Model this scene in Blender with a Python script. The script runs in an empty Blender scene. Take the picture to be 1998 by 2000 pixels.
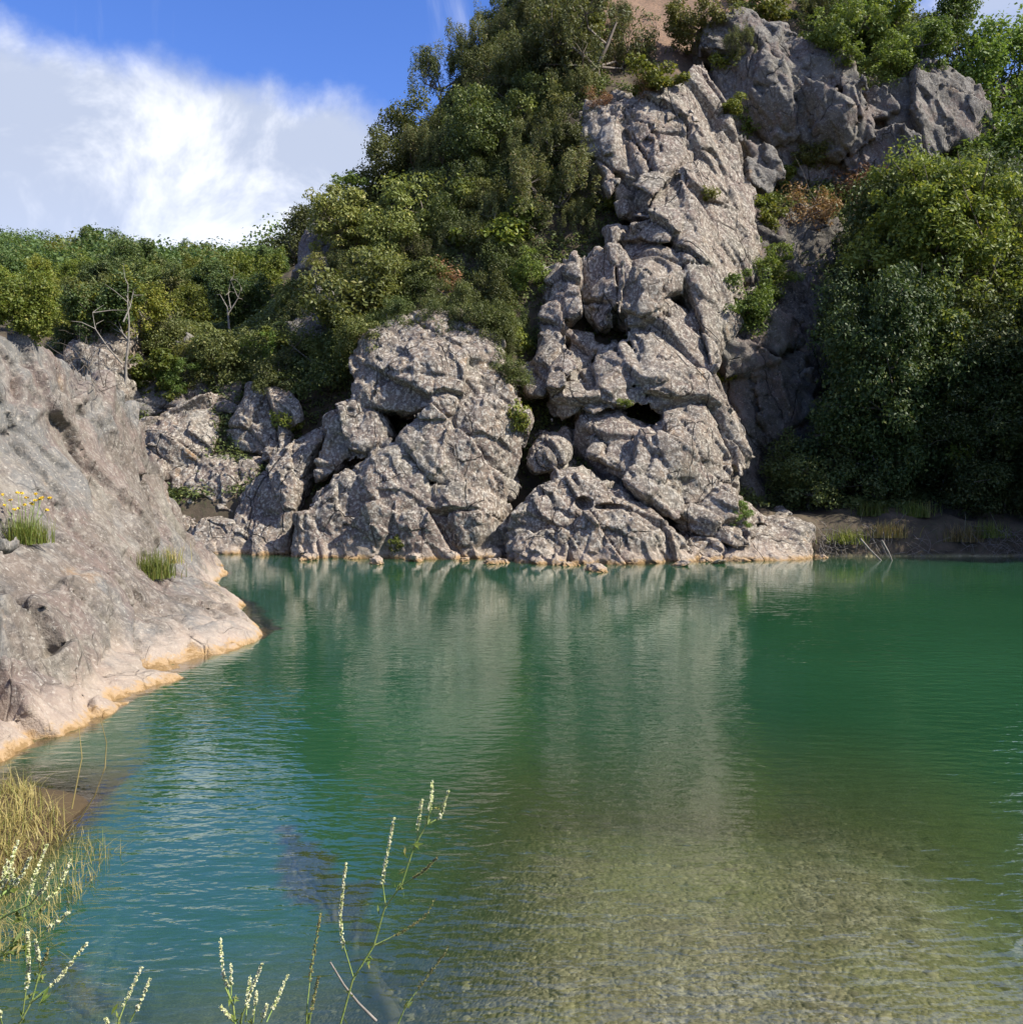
import bpy, bmesh, math, random, time
import numpy as np
from mathutils import Vector
from mathutils.bvhtree import BVHTree

T0 = time.time()
sc = bpy.context.scene
COL = sc.collection
R = math.radians
RNG = np.random.default_rng(7)

# ------------------------------------------------------------------ camera
CAM = np.array([0.0, 0.0, 3.0])
TH = math.atan(120 / 2000)
CT, ST = math.cos(TH), math.sin(TH)


def ray(px, py):
    u, v = (px - 999) / 2000, (1000 - py) / 2000
    return np.array([u, CT + v * ST, -ST + v * CT])


def at(px, py, Y):
    d = ray(px, py)
    return CAM + d * (Y / d[1])


def at_z(px, py, z):
    d = ray(px, py)
    return CAM + d * ((z - CAM[2]) / d[2])


# ------------------------------------------------------------------ numpy noise
_p = np.random.default_rng(3).permutation(256).astype(np.int32)
PERM = np.concatenate([_p, _p, _p])
_g = np.random.default_rng(4).normal(size=(256, 3))
GRAD = (_g / np.linalg.norm(_g, axis=1)[:, None]).astype(np.float32)
RND = np.random.default_rng(5).random((256, 8)).astype(np.float32)


def _h(ix, iy, iz):
    return PERM[PERM[PERM[ix & 255] + (iy & 255)] + (iz & 255)]


def perlin(P):
    P = np.asarray(P, np.float32)
    I = np.floor(P).astype(np.int32)
    F = P - I
    W = F * F * F * (F * (F * 6 - 15) + 10)
    out = 0
    for dx in (0, 1):
        wx = W[:, 0] if dx else 1 - W[:, 0]
        for dy in (0, 1):
            wy = W[:, 1] if dy else 1 - W[:, 1]
            for dz in (0, 1):
                wz = W[:, 2] if dz else 1 - W[:, 2]
                g = GRAD[_h(I[:, 0] + dx, I[:, 1] + dy, I[:, 2] + dz)]
                dot = g[:, 0] * (F[:, 0] - dx) + g[:, 1] * (F[:, 1] - dy) + g[:, 2] * (F[:, 2] - dz)
                out = out + wx * wy * wz * dot
    return out


def fbm(P, octs=4, gain=0.5, lac=2.03):
    a, s = 1.0, 0
    P = np.asarray(P, np.float32)
    for k in range(octs):
        s = s + a * perlin(P + 17.3 * k)
        P = P * lac
        a *= gain
    return s


def worley(P):
    """nearest two distances, the id of the nearest cell and the vector from its centre"""
    P = np.asarray(P, np.float32)
    I = np.floor(P).astype(np.int32)
    n = len(P)
    f1 = np.full(n, 9e9, np.float32)
    f2 = np.full(n, 9e9, np.float32)
    cid = np.zeros(n, np.int32)
    vec = np.zeros((n, 3), np.float32)
    for dx in (-1, 0, 1):
        for dy in (-1, 0, 1):
            for dz in (-1, 0, 1):
                J = I + np.array([dx, dy, dz], np.int32)
                h = _h(J[:, 0], J[:, 1], J[:, 2])
                V = P - (J + RND[h, :3])
                d = np.einsum('ij,ij->i', V, V)
                near = d < f1
                f2 = np.where(near, f1, np.minimum(f2, d))
                f1 = np.where(near, d, f1)
                cid = np.where(near, h, cid)
                vec[near] = V[near]
    return np.sqrt(f1), np.sqrt(f2), cid, vec


def smooth(a, b, x):
    t = np.clip((x - a) / (b - a), 0, 1)
    return t * t * (3 - 2 * t)


# ------------------------------------------------------------------ objects and tags
def tag(o, label=None, cat=None, group=None, kind=None):
    if label:
        o['label'] = label
    if cat:
        o['category'] = cat
    if group:
        o['group'] = group
    if kind:
        o['kind'] = kind
    return o


def empty(name, loc=(0, 0, 0), rz=0.0, s=1.0):
    o = bpy.data.objects.new(name, None)
    COL.objects.link(o)
    o.location = loc
    o.rotation_euler = (0, 0, rz)
    o.scale = (s, s, s)
    o.empty_display_size = 0.2
    return o


def mesh_from(name, V, F, mats, smooth_shade=True, mi=None):
    V = np.asarray(V, np.float32)
    F = np.asarray(F, np.int32)
    me = bpy.data.meshes.new(name)
    k = F.shape[1]
    me.vertices.add(len(V))
    me.vertices.foreach_set('co', V.ravel())
    me.loops.add(F.size)
    me.loops.foreach_set('vertex_index', F.ravel())
    me.polygons.add(len(F))
    me.polygons.foreach_set('loop_start', np.arange(0, F.size, k, dtype=np.int32))
    me.polygons.foreach_set('use_smooth', np.full(len(F), bool(smooth_shade)))
    for m in (mats if isinstance(mats, (list, tuple)) else [mats]):
        me.materials.append(m)
    if mi is not None:
        me.polygons.foreach_set('material_index', np.asarray(mi, np.int32))
    me.update(calc_edges=True)
    me.validate()
    return me


def obj(name, me, parent=None, loc=None):
    o = bpy.data.objects.new(name, me)
    COL.objects.link(o)
    if parent is not None:
        o.parent = parent
    if loc is not None:
        o.location = loc
    return o


# ------------------------------------------------------------------ materials
class NT:
    def __init__(s, name):
        s.m = bpy.data.materials.new(name)
        s.m.use_nodes = True
        s.t = s.m.node_tree
        s.t.nodes.clear()
        s.out = s.n('ShaderNodeOutputMaterial')

    def n(s, typ, **kw):
        nd = s.t.nodes.new(typ)
        for k, v in kw.items():
            if k.startswith('i_'):
                key = k[2:].replace('_', ' ')
                key = int(key) if key.isdigit() else key
                s.set(nd.inputs[key], v)
            else:
                setattr(nd, k, v)
        return nd

    def set(s, sock, v):
        if isinstance(v, bpy.types.NodeSocket):
            s.t.links.new(v, sock)
        elif isinstance(v, bpy.types.Node):
            s.t.links.new(v.outputs[0], sock)
        else:
            sock.default_value = v

    def noise(s, vec, scale, detail=4, rough=0.55, dist=0.0):
        nd = s.n('ShaderNodeTexNoise')
        s.set(nd.inputs['Vector'], vec)
        nd.inputs['Scale'].default_value = scale
        nd.inputs['Detail'].default_value = detail
        nd.inputs['Roughness'].default_value = rough
        nd.inputs['Distortion'].default_value = dist
        return nd.outputs[0]

    def ramp(s, f, a, b, va=0.0, vb=1.0):
        nd = s.n('ShaderNodeMapRange')
        nd.interpolation_type = 'SMOOTHSTEP'
        s.set(nd.inputs[0], f)
        nd.inputs[1].default_value = a
        nd.inputs[2].default_value = b
        nd.inputs[3].default_value = va
        nd.inputs[4].default_value = vb
        return nd.outputs[0]

    def math(s, op, a, b=None, c=None):
        nd = s.n('ShaderNodeMath', operation=op)
        s.set(nd.inputs[0], a)
        if b is not None:
            s.set(nd.inputs[1], b)
        if c is not None:
            s.set(nd.inputs[2], c)
        return nd.outputs[0]

    def vmath(s, op, a, b=None):
        nd = s.n('ShaderNodeVectorMath', operation=op)
        s.set(nd.inputs[0], a)
        if b is not None:
            s.set(nd.inputs[1], b)
        return nd.outputs[0]

    def mix(s, f, a, b, blend='MIX'):
        nd = s.n('ShaderNodeMix', data_type='RGBA', blend_type=blend)
        s.set(nd.inputs[0], f)
        for sk, v in ((nd.inputs[6], a), (nd.inputs[7], b)):
            if isinstance(v, tuple):
                v = (*v, 1.0) if len(v) == 3 else v
            s.set(sk, v)
        return nd.outputs[2]

    def bump(s, h, strength, dist, normal=None):
        nd = s.n('ShaderNodeBump')
        nd.inputs['Strength'].default_value = strength
        nd.inputs['Distance'].default_value = dist
        s.set(nd.inputs['Height'], h)
        if normal is not None:
            s.set(nd.inputs['Normal'], normal)
        return nd.outputs[0]

    def done(s, shader):
        s.set(s.out.inputs['Surface'], shader)
        return s.m


def rock_material(name, base=(0.165, 0.135, 0.106), pink=(0.26, 0.196, 0.148), pale=(0.58, 0.53, 0.44),
                  dark=(0.055, 0.052, 0.05), fleck=1.0, blue=0.0, ochre=0.0, tide=True, bumpk=1.0, darkness=1.0, streak=1.0, cracks=1.0):
    t = NT(name)
    pos = t.n('ShaderNodeNewGeometry').outputs['Position']
    sep = t.n('ShaderNodeSeparateXYZ')
    t.set(sep.inputs[0], pos)
    z = sep.outputs['Z']
    big = t.noise(pos, 0.55, 4, 0.6)
    mid = t.noise(pos, 2.1, 5, 0.65, 0.4)
    fine = t.noise(pos, 9.5, 5, 0.7)
    fine2 = t.noise(t.vmath('ADD', pos, (13.1, 7.7, 3.3)), 6.0, 6, 0.75)
    grit = t.noise(pos, 26.0, 3, 0.7)
    c = t.mix(t.ramp(mid, 0.36, 0.66), base, pink)
    c = t.mix(t.ramp(big, 0.46, 0.66, 0, 0.75), c, (0.215, 0.2, 0.16))      # greener, fresher stone
    if blue:
        c = t.mix(t.ramp(t.noise(t.vmath('ADD', pos, (3, 9, 1)), 0.42, 4, 0.6), 0.48, 0.58, 0, blue), c, (0.145, 0.152, 0.15))
    if ochre:
        c = t.mix(t.ramp(t.noise(t.vmath('ADD', pos, (5, 2, 8)), 0.6, 4, 0.6), 0.57, 0.68, 0, ochre), c, (0.5, 0.27, 0.09))
    st = t.noise(t.vmath('MULTIPLY', pos, (1.6, 1.6, 0.16)), 1.0, 5, 0.65, 0.3)
    c = t.mix(t.ramp(st, 0.52, 0.66, 0, 0.55 * streak), c, (0.085, 0.075, 0.062))
    c = t.mix(t.ramp(t.noise(t.vmath('ADD', pos, (7, 3, 4)), 0.8, 5, 0.65), 0.6, 0.7, 0, 0.5 * streak), c, (0.36, 0.225, 0.11))
    c = t.mix(t.ramp(t.noise(t.vmath('ADD', pos, (17, 5, 2)), 0.7, 6, 0.7), 0.5, 0.6, 0, 0.65), c, (0.165, 0.115, 0.1))      # purple-brown
    c = t.mix(t.ramp(t.noise(t.vmath('ADD', pos, (2, 11, 6)), 1.1, 6, 0.72), 0.56, 0.64, 0, 0.55 * fleck), c, (0.4, 0.375, 0.325))     # lichen patches
    # dark weathering, black lichen
    c = t.mix(t.ramp(t.noise(t.vmath('ADD', pos, (31, 2, 5)), 1.5, 6, 0.7), 0.5, 0.68, 0, 0.6 * darkness), c, (0.1, 0.092, 0.085))
    c = t.mix(t.ramp(fine2, 0.53, 0.63, 0, 0.8 * fleck), c, dark)
    # pale lichen flecks
    c = t.mix(t.ramp(fine, 0.5, 0.6, 0, 0.8 * fleck), c, pale)
    c = t.mix(t.ramp(t.noise(t.vmath('ADD', pos, (1, 20, 5)), 15, 3, 0.6), 0.6, 0.68, 0, 0.8 * fleck), c, (0.56, 0.53, 0.46))
    c = t.mix(t.ramp(grit, 0.3, 0.75, 0, 0.3), c, (0.33, 0.28, 0.22))
    ck = None
    for scl, wd, off in ((0.5, 0.014, 2.0), (1.4, 0.018, 7.0)):
        mp = t.n('ShaderNodeMapping')
        mp.inputs['Rotation'].default_value = (R(14), R(-33), R(20))
        mp.inputs['Scale'].default_value = (1.25, 1.0, 0.42)
        t.set(mp.inputs[0], t.vmath('ADD', pos, t.vmath('MULTIPLY', t.n('ShaderNodeTexNoise', i_Scale=2.2 * scl, i_Detail=4.0, i_Vector=pos).outputs['Color'], (0.16 / scl,) * 3)))
        vo = t.n('ShaderNodeTexVoronoi', feature='DISTANCE_TO_EDGE')
        vo.inputs['Scale'].default_value = scl
        t.set(vo.inputs['Vector'], mp.outputs[0])
        on = t.ramp(t.noise(t.vmath('ADD', pos, (off, off, 1)), 0.9 * scl, 3, 0.6), 0.48, 0.6)
        line = t.math('MULTIPLY', t.ramp(vo.outputs['Distance'], wd, 0.0), on)
        ck = line if ck is None else t.math('MAXIMUM', ck, line)
    c = t.mix(t.math('MULTIPLY', ck, 0.85 * cracks), c, (0.035, 0.03, 0.025))
    if tide:
        w = t.math('ADD', z, t.math('MULTIPLY', t.math('SUBTRACT', mid, 0.5), -0.9))
        c = t.mix(t.ramp(w, 0.55, 0.05, 0, 0.6), c, (0.5, 0.4, 0.31))
        w2 = t.math('ADD', z, t.math('MULTIPLY', t.math('SUBTRACT', t.math('ADD', fine, mid), 1.0), -0.3))
        c = t.mix(t.ramp(w2, 0.12, 0.04, 0, 0.7), c, (0.4, 0.25, 0.1))
        c = t.mix(t.ramp(w2, 0.035, 0.0, 0, 0.7), c, (0.2, 0.12, 0.04))
    h = t.math('ADD', t.math('MULTIPLY', mid, 0.14), t.math('ADD', t.math('MULTIPLY', fine, 0.22), t.math('MULTIPLY', fine2, -0.2)))
    h = t.math('ADD', h, t.math('MULTIPLY', grit, 0.06))
    h = t.math('SUBTRACT', h, t.math('MULTIPLY', ck, 0.22 * cracks))
    nrm = t.bump(h, 0.9, 0.36 * bumpk)
    b = t.n('ShaderNodeBsdfPrincipled')
    t.set(b.inputs['Base Color'], c)
    b.inputs['Roughness'].default_value = 0.88
    b.inputs['Specular IOR Level'].default_value = 0.25
    t.set(b.inputs['Normal'], nrm)
    return t.done(b)


def leaf_material(name, a, b_, yellow=None, yf=0.15, transl=0.35, rough=0.5, patchy=False):
    t = NT(name)
    geo = t.n('ShaderNodeNewGeometry')
    oi = t.n('ShaderNodeObjectInfo')
    rnd = geo.outputs['Random Per Island']
    pos = geo.outputs['Position']
    cl = t.noise(pos, 1.1, 2, 0.5)
    c = t.mix(rnd, a, b_)
    c = t.mix(t.ramp(cl, 0.35, 0.65, 0, 0.6), c, b_)
    if yellow:
        c = t.mix(t.ramp(t.math('FRACT', t.math('MULTIPLY', rnd, 7.31)), 1 - yf, 1.0, 0, 0.9), c, yellow)
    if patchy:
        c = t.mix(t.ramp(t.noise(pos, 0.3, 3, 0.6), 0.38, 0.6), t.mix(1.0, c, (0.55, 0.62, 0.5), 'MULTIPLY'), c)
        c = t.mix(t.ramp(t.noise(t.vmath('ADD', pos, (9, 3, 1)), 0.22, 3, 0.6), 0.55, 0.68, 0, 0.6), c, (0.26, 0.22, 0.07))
    hs = t.n('ShaderNodeHueSaturation')
    t.set(hs.inputs['Color'], c)
    t.set(hs.inputs['Hue'], t.ramp(oi.outputs['Random'], 0, 1, 0.485, 0.515))
    t.set(hs.inputs['Value'], t.ramp(t.math('FRACT', t.math('MULTIPLY', oi.outputs['Random'], 13.7)), 0, 1, 0.75, 1.25))
    c = hs.outputs[0]
    d = t.n('ShaderNodeBsdfPrincipled')
    t.set(d.inputs['Base Color'], c)
    d.inputs['Roughness'].default_value = rough
    d.inputs['Specular IOR Level'].default_value = 0.35
    tr = t.n('ShaderNodeBsdfTranslucent')
    t.set(tr.inputs['Color'], t.mix(0.5, c, (1.0, 1.0, 0.3), 'MULTIPLY'))
    m = t.n('ShaderNodeMixShader')
    m.inputs[0].default_value = transl
    t.set(m.inputs[1], d)
    t.set(m.inputs[2], tr)
    return t.done(m)


def plain(name, c, c2=None, scale=6.0, rough=0.8, bump=0.3, dist=0.03):
    t = NT(name)
    pos = t.n('ShaderNodeTexCoord').outputs['Object']
    nz = t.noise(pos, scale, 5, 0.65)
    b = t.n('ShaderNodeBsdfPrincipled')
    t.set(b.inputs['Base Color'], t.mix(t.ramp(nz, 0.35, 0.65), c, c2 or tuple(x * 0.6 for x in c)))
    b.inputs['Roughness'].default_value = rough
    b.inputs['Specular IOR Level'].default_value = 0.3
    t.set(b.inputs['Normal'], t.bump(nz, bump, dist))
    return t.done(b)


def ground_material():
    t = NT('earth_and_pebbles')
    geo = t.n('ShaderNodeNewGeometry')
    pos = geo.outputs['Position']
    sep = t.n('ShaderNodeSeparateXYZ')
    t.set(sep.inputs[0], pos)
    z = sep.outputs['Z']
    mid = t.noise(pos, 1.3, 5, 0.65)
    fine = t.noise(pos, 9.0, 5, 0.7)
    c = t.mix(t.ramp(mid, 0.35, 0.65), (0.055, 0.045, 0.03), (0.115, 0.088, 0.06))
    c = t.mix(t.ramp(fine, 0.5, 0.7, 0, 0.7), c, (0.06, 0.07, 0.03))
    c = t.mix(t.math('MULTIPLY', t.ramp(t.math('ADD', z, t.math('MULTIPLY', mid, 3.0)), 18.5, 20.5, 0, 0.9), t.math('MULTIPLY', t.ramp(sep.outputs['X'], 2.0, 4.0), t.ramp(sep.outputs['X'], 13.0, 10.0))), c, t.mix(t.ramp(fine, 0.4, 0.6), (0.25, 0.16, 0.105), (0.17, 0.115, 0.08)))
    # pebbles under water
    warp = t.vmath('ADD', pos, t.vmath('MULTIPLY', t.n('ShaderNodeTexNoise', i_Scale=5.0, i_Vector=pos).outputs['Color'], (0.12, 0.12, 0.0)))
    vs = []
    for scl in (22.0, 48.0):
        v = t.n('ShaderNodeTexVoronoi')
        v.inputs['Scale'].default_value = scl
        t.set(v.inputs['Vector'], warp)
        vs.append(v)
    pc = t.mix(t.n('ShaderNodeSeparateColor', i_0=vs[0].outputs['Color']).outputs[0], (0.17, 0.14, 0.075), (0.74, 0.64, 0.36))
    pc2 = t.mix(t.n('ShaderNodeSeparateColor', i_0=vs[1].outputs['Color']).outputs[1], (0.09, 0.075, 0.045), (0.92, 0.82, 0.56))
    pc = t.mix(t.ramp(t.noise(pos, 2.6, 4, 0.65), 0.38, 0.62), pc, pc2)
    pc = t.mix(t.ramp(t.noise(pos, 6.0, 5, 0.7), 0.42, 0.62, 0, 0.7), pc, (0.21, 0.18, 0.1))
    pc = t.mix(t.ramp(t.noise(pos, 0.7, 4, 0.6), 0.42, 0.64, 0, 0.65), pc, (0.36, 0.36, 0.13))     # algae
    c = t.mix(t.ramp(z, 0.1, -0.08), c, pc)
    c = t.mix(t.math('MULTIPLY', t.ramp(z, -0.7, -0.3), t.math('MULTIPLY', t.ramp(z, 0.5, 0.3), t.ramp(sep.outputs['X'], -2.4, -2.9))), c, t.mix(fine, (0.05, 0.035, 0.02), (0.1, 0.07, 0.035)))     # mud of the sedge bank
    h = t.math('ADD', t.math('MULTIPLY', fine, 0.3), t.math('MULTIPLY', t.math('SUBTRACT', 0.5, vs[0].outputs['Distance']), t.ramp(z, 0.1, -0.08, 0, 0.3)))
    b = t.n('ShaderNodeBsdfPrincipled')
    t.set(b.inputs['Base Color'], c)
    b.inputs['Roughness'].default_value = 0.9
    b.inputs['Specular IOR Level'].default_value = 0.2
    t.set(b.inputs['Normal'], t.bump(h, 0.8, 0.12))
    return t.done(b)


def water_material():
    t = NT('green_water')
    geo = t.n('ShaderNodeNewGeometry')
    pos = geo.outputs['Position']
    dep = t.n('ShaderNodeAttribute', attribute_name='depth').outputs['Fac']
    sep = t.n('ShaderNodeSeparateXYZ')
    t.set(sep.inputs[0], pos)
    # ripples: long crested waves of several sizes, calmer towards the far rocks
    sc1 = t.n('ShaderNodeMapping')
    sc1.inputs['Scale'].default_value = (0.55, 1.35, 1.0)
    sc1.inputs['Rotation'].default_value = (0, 0, R(8))
    t.set(sc1.inputs[0], pos)
    sc2 = t.n('ShaderNodeMapping')
    sc2.inputs['Scale'].default_value = (0.7, 1.2, 1.0)
    sc2.inputs['Rotation'].default_value = (0, 0, R(-17))
    t.set(sc2.inputs[0], pos)
    n1 = t.noise(sc1.outputs[0], 5.2, 2, 0.45, 0.3)
    n2 = t.noise(sc2.outputs[0], 12.0, 2, 0.5, 0.2)
    n3 = t.noise(sc1.outputs[0], 0.9, 2, 0.5)
    patch = t.ramp(t.noise(pos, 0.22, 3, 0.55), 0.35, 0.62, 0.35, 1.0)
    h = t.math('ADD', t.math('MULTIPLY', n1, 0.04), t.math('ADD', t.math('MULTIPLY', n2, 0.014), t.math('MULTIPLY', n3, 0.03)))
    h = t.math('MULTIPLY', h, patch)
    h = t.math('MULTIPLY', h, t.ramp(sep.outputs['Y'], 6, 24, 1.35, 0.4))
    nrm = t.bump(h, 1.0, 0.3)
    # cloudiness grows with depth
    op = t.math('SUBTRACT', 1.0, t.math('POWER', 2.718, t.math('MULTIPLY', dep, -0.8)))
    op = t.math('MULTIPLY', op, 0.985)
    var = t.noise(pos, 0.16, 3, 0.5)
    body = t.mix(t.ramp(var, 0.35, 0.65), (0.018, 0.076, 0.032), (0.025, 0.095, 0.041))
    body = t.mix(t.ramp(dep, 0.3, 1.6, 0.8, 0.0), body, (0.055, 0.085, 0.03))
    dif = t.n('ShaderNodeBsdfDiffuse')
    t.set(dif.inputs['Color'], body)
    tra = t.n('ShaderNodeBsdfTransparent')
    t.set(tra.inputs['Color'], t.mix(t.ramp(dep, 0.0, 1.5), (0.97, 0.98, 0.95), (0.6, 0.85, 0.6)))
    rf = t.n('ShaderNodeBsdfRefraction')
    rf.inputs['IOR'].default_value = 1.2
    rf.inputs['Roughness'].default_value = 0.0
    t.set(rf.inputs['Color'], t.mix(t.ramp(dep, 0.0, 1.5), (0.97, 0.98, 0.95), (0.6, 0.85, 0.6)))
    t.set(rf.inputs['Normal'], t.bump(h, 1.0, 0.4))
    clear = t.n('ShaderNodeMixShader')
    clear.inputs[0].default_value = 0.5
    t.set(clear.inputs[1], tra)
    t.set(clear.inputs[2], rf)
    tra = clear
    under = t.n('ShaderNodeMixShader')
    t.set(under.inputs[0], op)
    t.set(under.inputs[1], tra)
    t.set(under.inputs[2], dif)
    gl = t.n('ShaderNodeBsdfGlossy')
    gl.inputs['Roughness'].default_value = 0.03
    gl.inputs['Color'].default_value = (0.95, 0.97, 1.0, 1)
    t.set(gl.inputs['Normal'], nrm)
    dt = t.n('ShaderNodeVectorMath', operation='DOT_PRODUCT')
    t.set(dt.inputs[0], nrm)
    t.set(dt.inputs[1], geo.outputs['Incoming'])
    cs = t.math('ABSOLUTE', dt.outputs['Value'])
    fr = t.math('ADD', 0.045, t.math('MULTIPLY', 0.955, t.math('POWER', t.math('SUBTRACT', 1.0, cs), 3.7)))
    m = t.n('ShaderNodeMixShader')
    t.set(m.inputs[0], fr)
    t.set(m.inputs[1], under)
    t.set(m.inputs[2], gl)
    return t.done(m)


MAT = {
    'rock': rock_material('weathered_lichen_rock'),
    'cliff': rock_material('grey_brown_cliff_rock', base=(0.17, 0.142, 0.115), pink=(0.255, 0.196, 0.15), fleck=0.9),
    'crag': rock_material('dark_grey_crag_rock', base=(0.12, 0.115, 0.108), pink=(0.15, 0.14, 0.125), pale=(0.31, 0.305, 0.28), fleck=0.6, tide=False),
    'outcrop': rock_material('smooth_worn_rock', base=(0.1, 0.083, 0.07), pink=(0.165, 0.132, 0.108), pale=(0.36, 0.325, 0.275), fleck=0.55, blue=0.8, bumpk=0.55, darkness=1.1, cracks=0.45),
    'recess': rock_material('shade_toned_rock', base=(0.05, 0.047, 0.043), pink=(0.075, 0.066, 0.056), pale=(0.17, 0.165, 0.15), fleck=0.45, tide=False),  # shade of the recess is painted into these near-black base colours
    'ochre_rock': rock_material('ochre_stained_rock', ochre=0.9),
    'ground': ground_material(),
    'water': water_material(),
    'oak': leaf_material('dark_evergreen_leaf', (0.06, 0.085, 0.025), (0.135, 0.155, 0.045), (0.2, 0.19, 0.06), 0.12),
    'olive': leaf_material('olive_green_leaf', (0.125, 0.15, 0.04), (0.225, 0.24, 0.068), (0.34, 0.3, 0.09), 0.2),
    'biglime': leaf_material('yellowish_laurel_leaf', (0.085, 0.12, 0.022), (0.2, 0.23, 0.045), (0.4, 0.37, 0.06), 0.14, 0.4),
    'deep': leaf_material('shade_toned_laurel_leaf', (0.035, 0.06, 0.018), (0.085, 0.11, 0.03), (0.2, 0.19, 0.05), 0.08, 0.3),  # leaf colour darkened to paint in shade on the right-bank trees
    'bay': leaf_material('glossy_olive_leaf', (0.06, 0.078, 0.02), (0.125, 0.14, 0.034), (0.3, 0.27, 0.06), 0.22, 0.3),
    'lime': leaf_material('yellow_green_leaf', (0.11, 0.15, 0.022), (0.21, 0.23, 0.04), (0.36, 0.32, 0.07), 0.2, 0.4),
    'heath': leaf_material('feathery_heath_leaf', (0.105, 0.13, 0.045), (0.19, 0.205, 0.075), (0.27, 0.21, 0.09), 0.2),
    'fresh': leaf_material('fresh_green_leaf', (0.09, 0.15, 0.026), (0.19, 0.26, 0.055), (0.3, 0.32, 0.08), 0.1, 0.4),
    'dry': leaf_material('dry_brown_leaf', (0.2, 0.12, 0.06), (0.3, 0.17, 0.07), (0.34, 0.26, 0.12), 0.3, 0.25),
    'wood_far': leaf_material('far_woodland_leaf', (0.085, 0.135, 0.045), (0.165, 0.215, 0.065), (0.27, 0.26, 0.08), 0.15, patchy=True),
    'bark': plain('grey_brown_bark', (0.12, 0.095, 0.075), (0.2, 0.17, 0.14), 9),
    'dead': plain('bleached_dead_wood', (0.29, 0.26, 0.22), (0.19, 0.17, 0.145), 9),
    'grass': leaf_material('green_grass_blade', (0.1, 0.16, 0.03), (0.2, 0.25, 0.05), (0.35, 0.3, 0.1), 0.2, 0.4),
    'straw': leaf_material('straw_sedge_blade', (0.3, 0.24, 0.09), (0.4, 0.31, 0.12), (0.16, 0.2, 0.04), 0.35, 0.3),
    'stem': plain('green_stem', (0.2, 0.29, 0.07), (0.28, 0.33, 0.1), 20, 0.5),
    'white_flower': plain('cream_white_flower', (0.72, 0.7, 0.5), (0.55, 0.58, 0.25), 60, 0.7),
    'brown_spike': plain('seed_brown_spike', (0.3, 0.27, 0.1), (0.16, 0.15, 0.06), 60, 0.8),
    'yellow_flower': plain('yellow_petal', (0.8, 0.58, 0.04), (0.7, 0.44, 0.03), 40, 0.6),
    'log': plain('waterlogged_bark', (0.3, 0.26, 0.18), (0.16, 0.14, 0.09), 14, 0.9),
}

# ------------------------------------------------------------------ terrain
HP = []


def hp(*pts):
    for p in pts:
        HP.append(at(*p))


def hw(*pts):
    for p in pts:
        HP.append(np.array(p, float))


# the ridge of the overgrown hill, left to right
hp((545, 600, 38), (640, 520, 40), (740, 400, 41.5), (830, 270, 43.5), (920, 150, 45), (980, 40, 46.5), (1060, -60, 48))
# its face towards the pool
hp((520, 770, 34), (600, 720, 34), (640, 650, 36), (720, 670, 33.8), (850, 640, 33.5), (950, 660, 33), (1010, 720, 32.6),
   (740, 540, 37), (820, 490, 37), (900, 500, 36), (1010, 500, 35), (850, 330, 40.5), (950, 320, 39.5), (1050, 320, 37.8),
   (1100, 220, 39.2), (1160, 120, 41.2), (1240, 120, 41.5), (1330, 110, 41.5), (1300, 20, 44.5), (1200, -50, 47))
hp((1200, 220, 38.5), (1330, 200, 39.5), (1420, 110, 43.5), (1480, 60, 44.5), (1600, 70, 45.5), (1700, 110, 46), (1780, 140, 46),
   (1860, 190, 46.5), (1500, -40, 50), (1650, -20, 51), (1950, 280, 48))
hp((1480, 250, 42.5), (1650, 250, 42.5), (1800, 250, 43.5), (1480, 360, 40.2), (1600, 365, 40.2), (1700, 375, 40.2), (1550, 500, 37.5), (1640, 600, 36.5), (1550, 800, 35.5), (1560, 960, 33.5),
   (1750, 560, 38), (1900, 500, 41), (1998, 420, 45), (2200, 500, 45))
hp((1620, 990, 31.5), (1700, 985, 31.5), (1800, 980, 31.8), (1900, 975, 32), (1998, 970, 32), (2200, 960, 32))
hw((4, 66, 22), (-4, 60, 19), (12, 64, 22), (22, 62, 17), (40, 60, 14), (60, 40, 8), (0, 90, 16), (30, 100, 18), (-6, 52, 15), (60, 90, 20))
# the little valley on the left
hw((-10, 48, 8.5), (-12, 42, 6.2))
hp((440, 800, 33.5), (330, 800, 34), (250, 800, 33.5), (430, 700, 37), (330, 700, 37), (230, 680, 36.5), (120, 700, 37), (0, 690, 38), (-200, 700, 38),
   (450, 640, 43), (320, 630, 46), (150, 620, 47), (-50, 630, 47), (450, 570, 58), (300, 570, 62), (120, 570, 62), (-100, 570, 62))
hp((430, 560, 95), (300, 552, 95), (120, 545, 95), (-100, 545, 95), (-50, 515, 130), (120, 508, 130), (230, 520, 130), (330, 535, 130), (430, 545, 130), (560, 550, 130),
   (700, 550, 130), (-300, 515, 130))
hw((-70, 190, 24), (-20, 190, 20), (40, 180, 24), (90, 160, 24), (140, 90, 16), (-140, 120, 24), (-120, 60, 12), (-60, 30, 8), (-40, 20, 6), (100, 30, 6),
   (0, 330, 20), (-200, 330, 20), (200, 330, 20), (-200, 200, 24), (220, 160, 20))
# low ground behind the rocks of the far shore
hw((-16, 34, 4.2), (-11, 32.8, 2.6), (-8, 32.5, 2.8), (-5.5, 33, 3.6), (-2, 33, 4.3), (0.5, 32.6, 4.3), (3, 33, 5), (5, 33.5, 6), (8, 32.5, 1.3),
   (9.5, 30.3, 1.15), (12, 30, 1.1), (16, 30, 1.15), (22, 30, 1.3), (-14, 30, 2.0), (-20, 28, 3))
HP = np.array(HP)


def _phi(r):
    return np.sqrt(r * r + 0.6)


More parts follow.
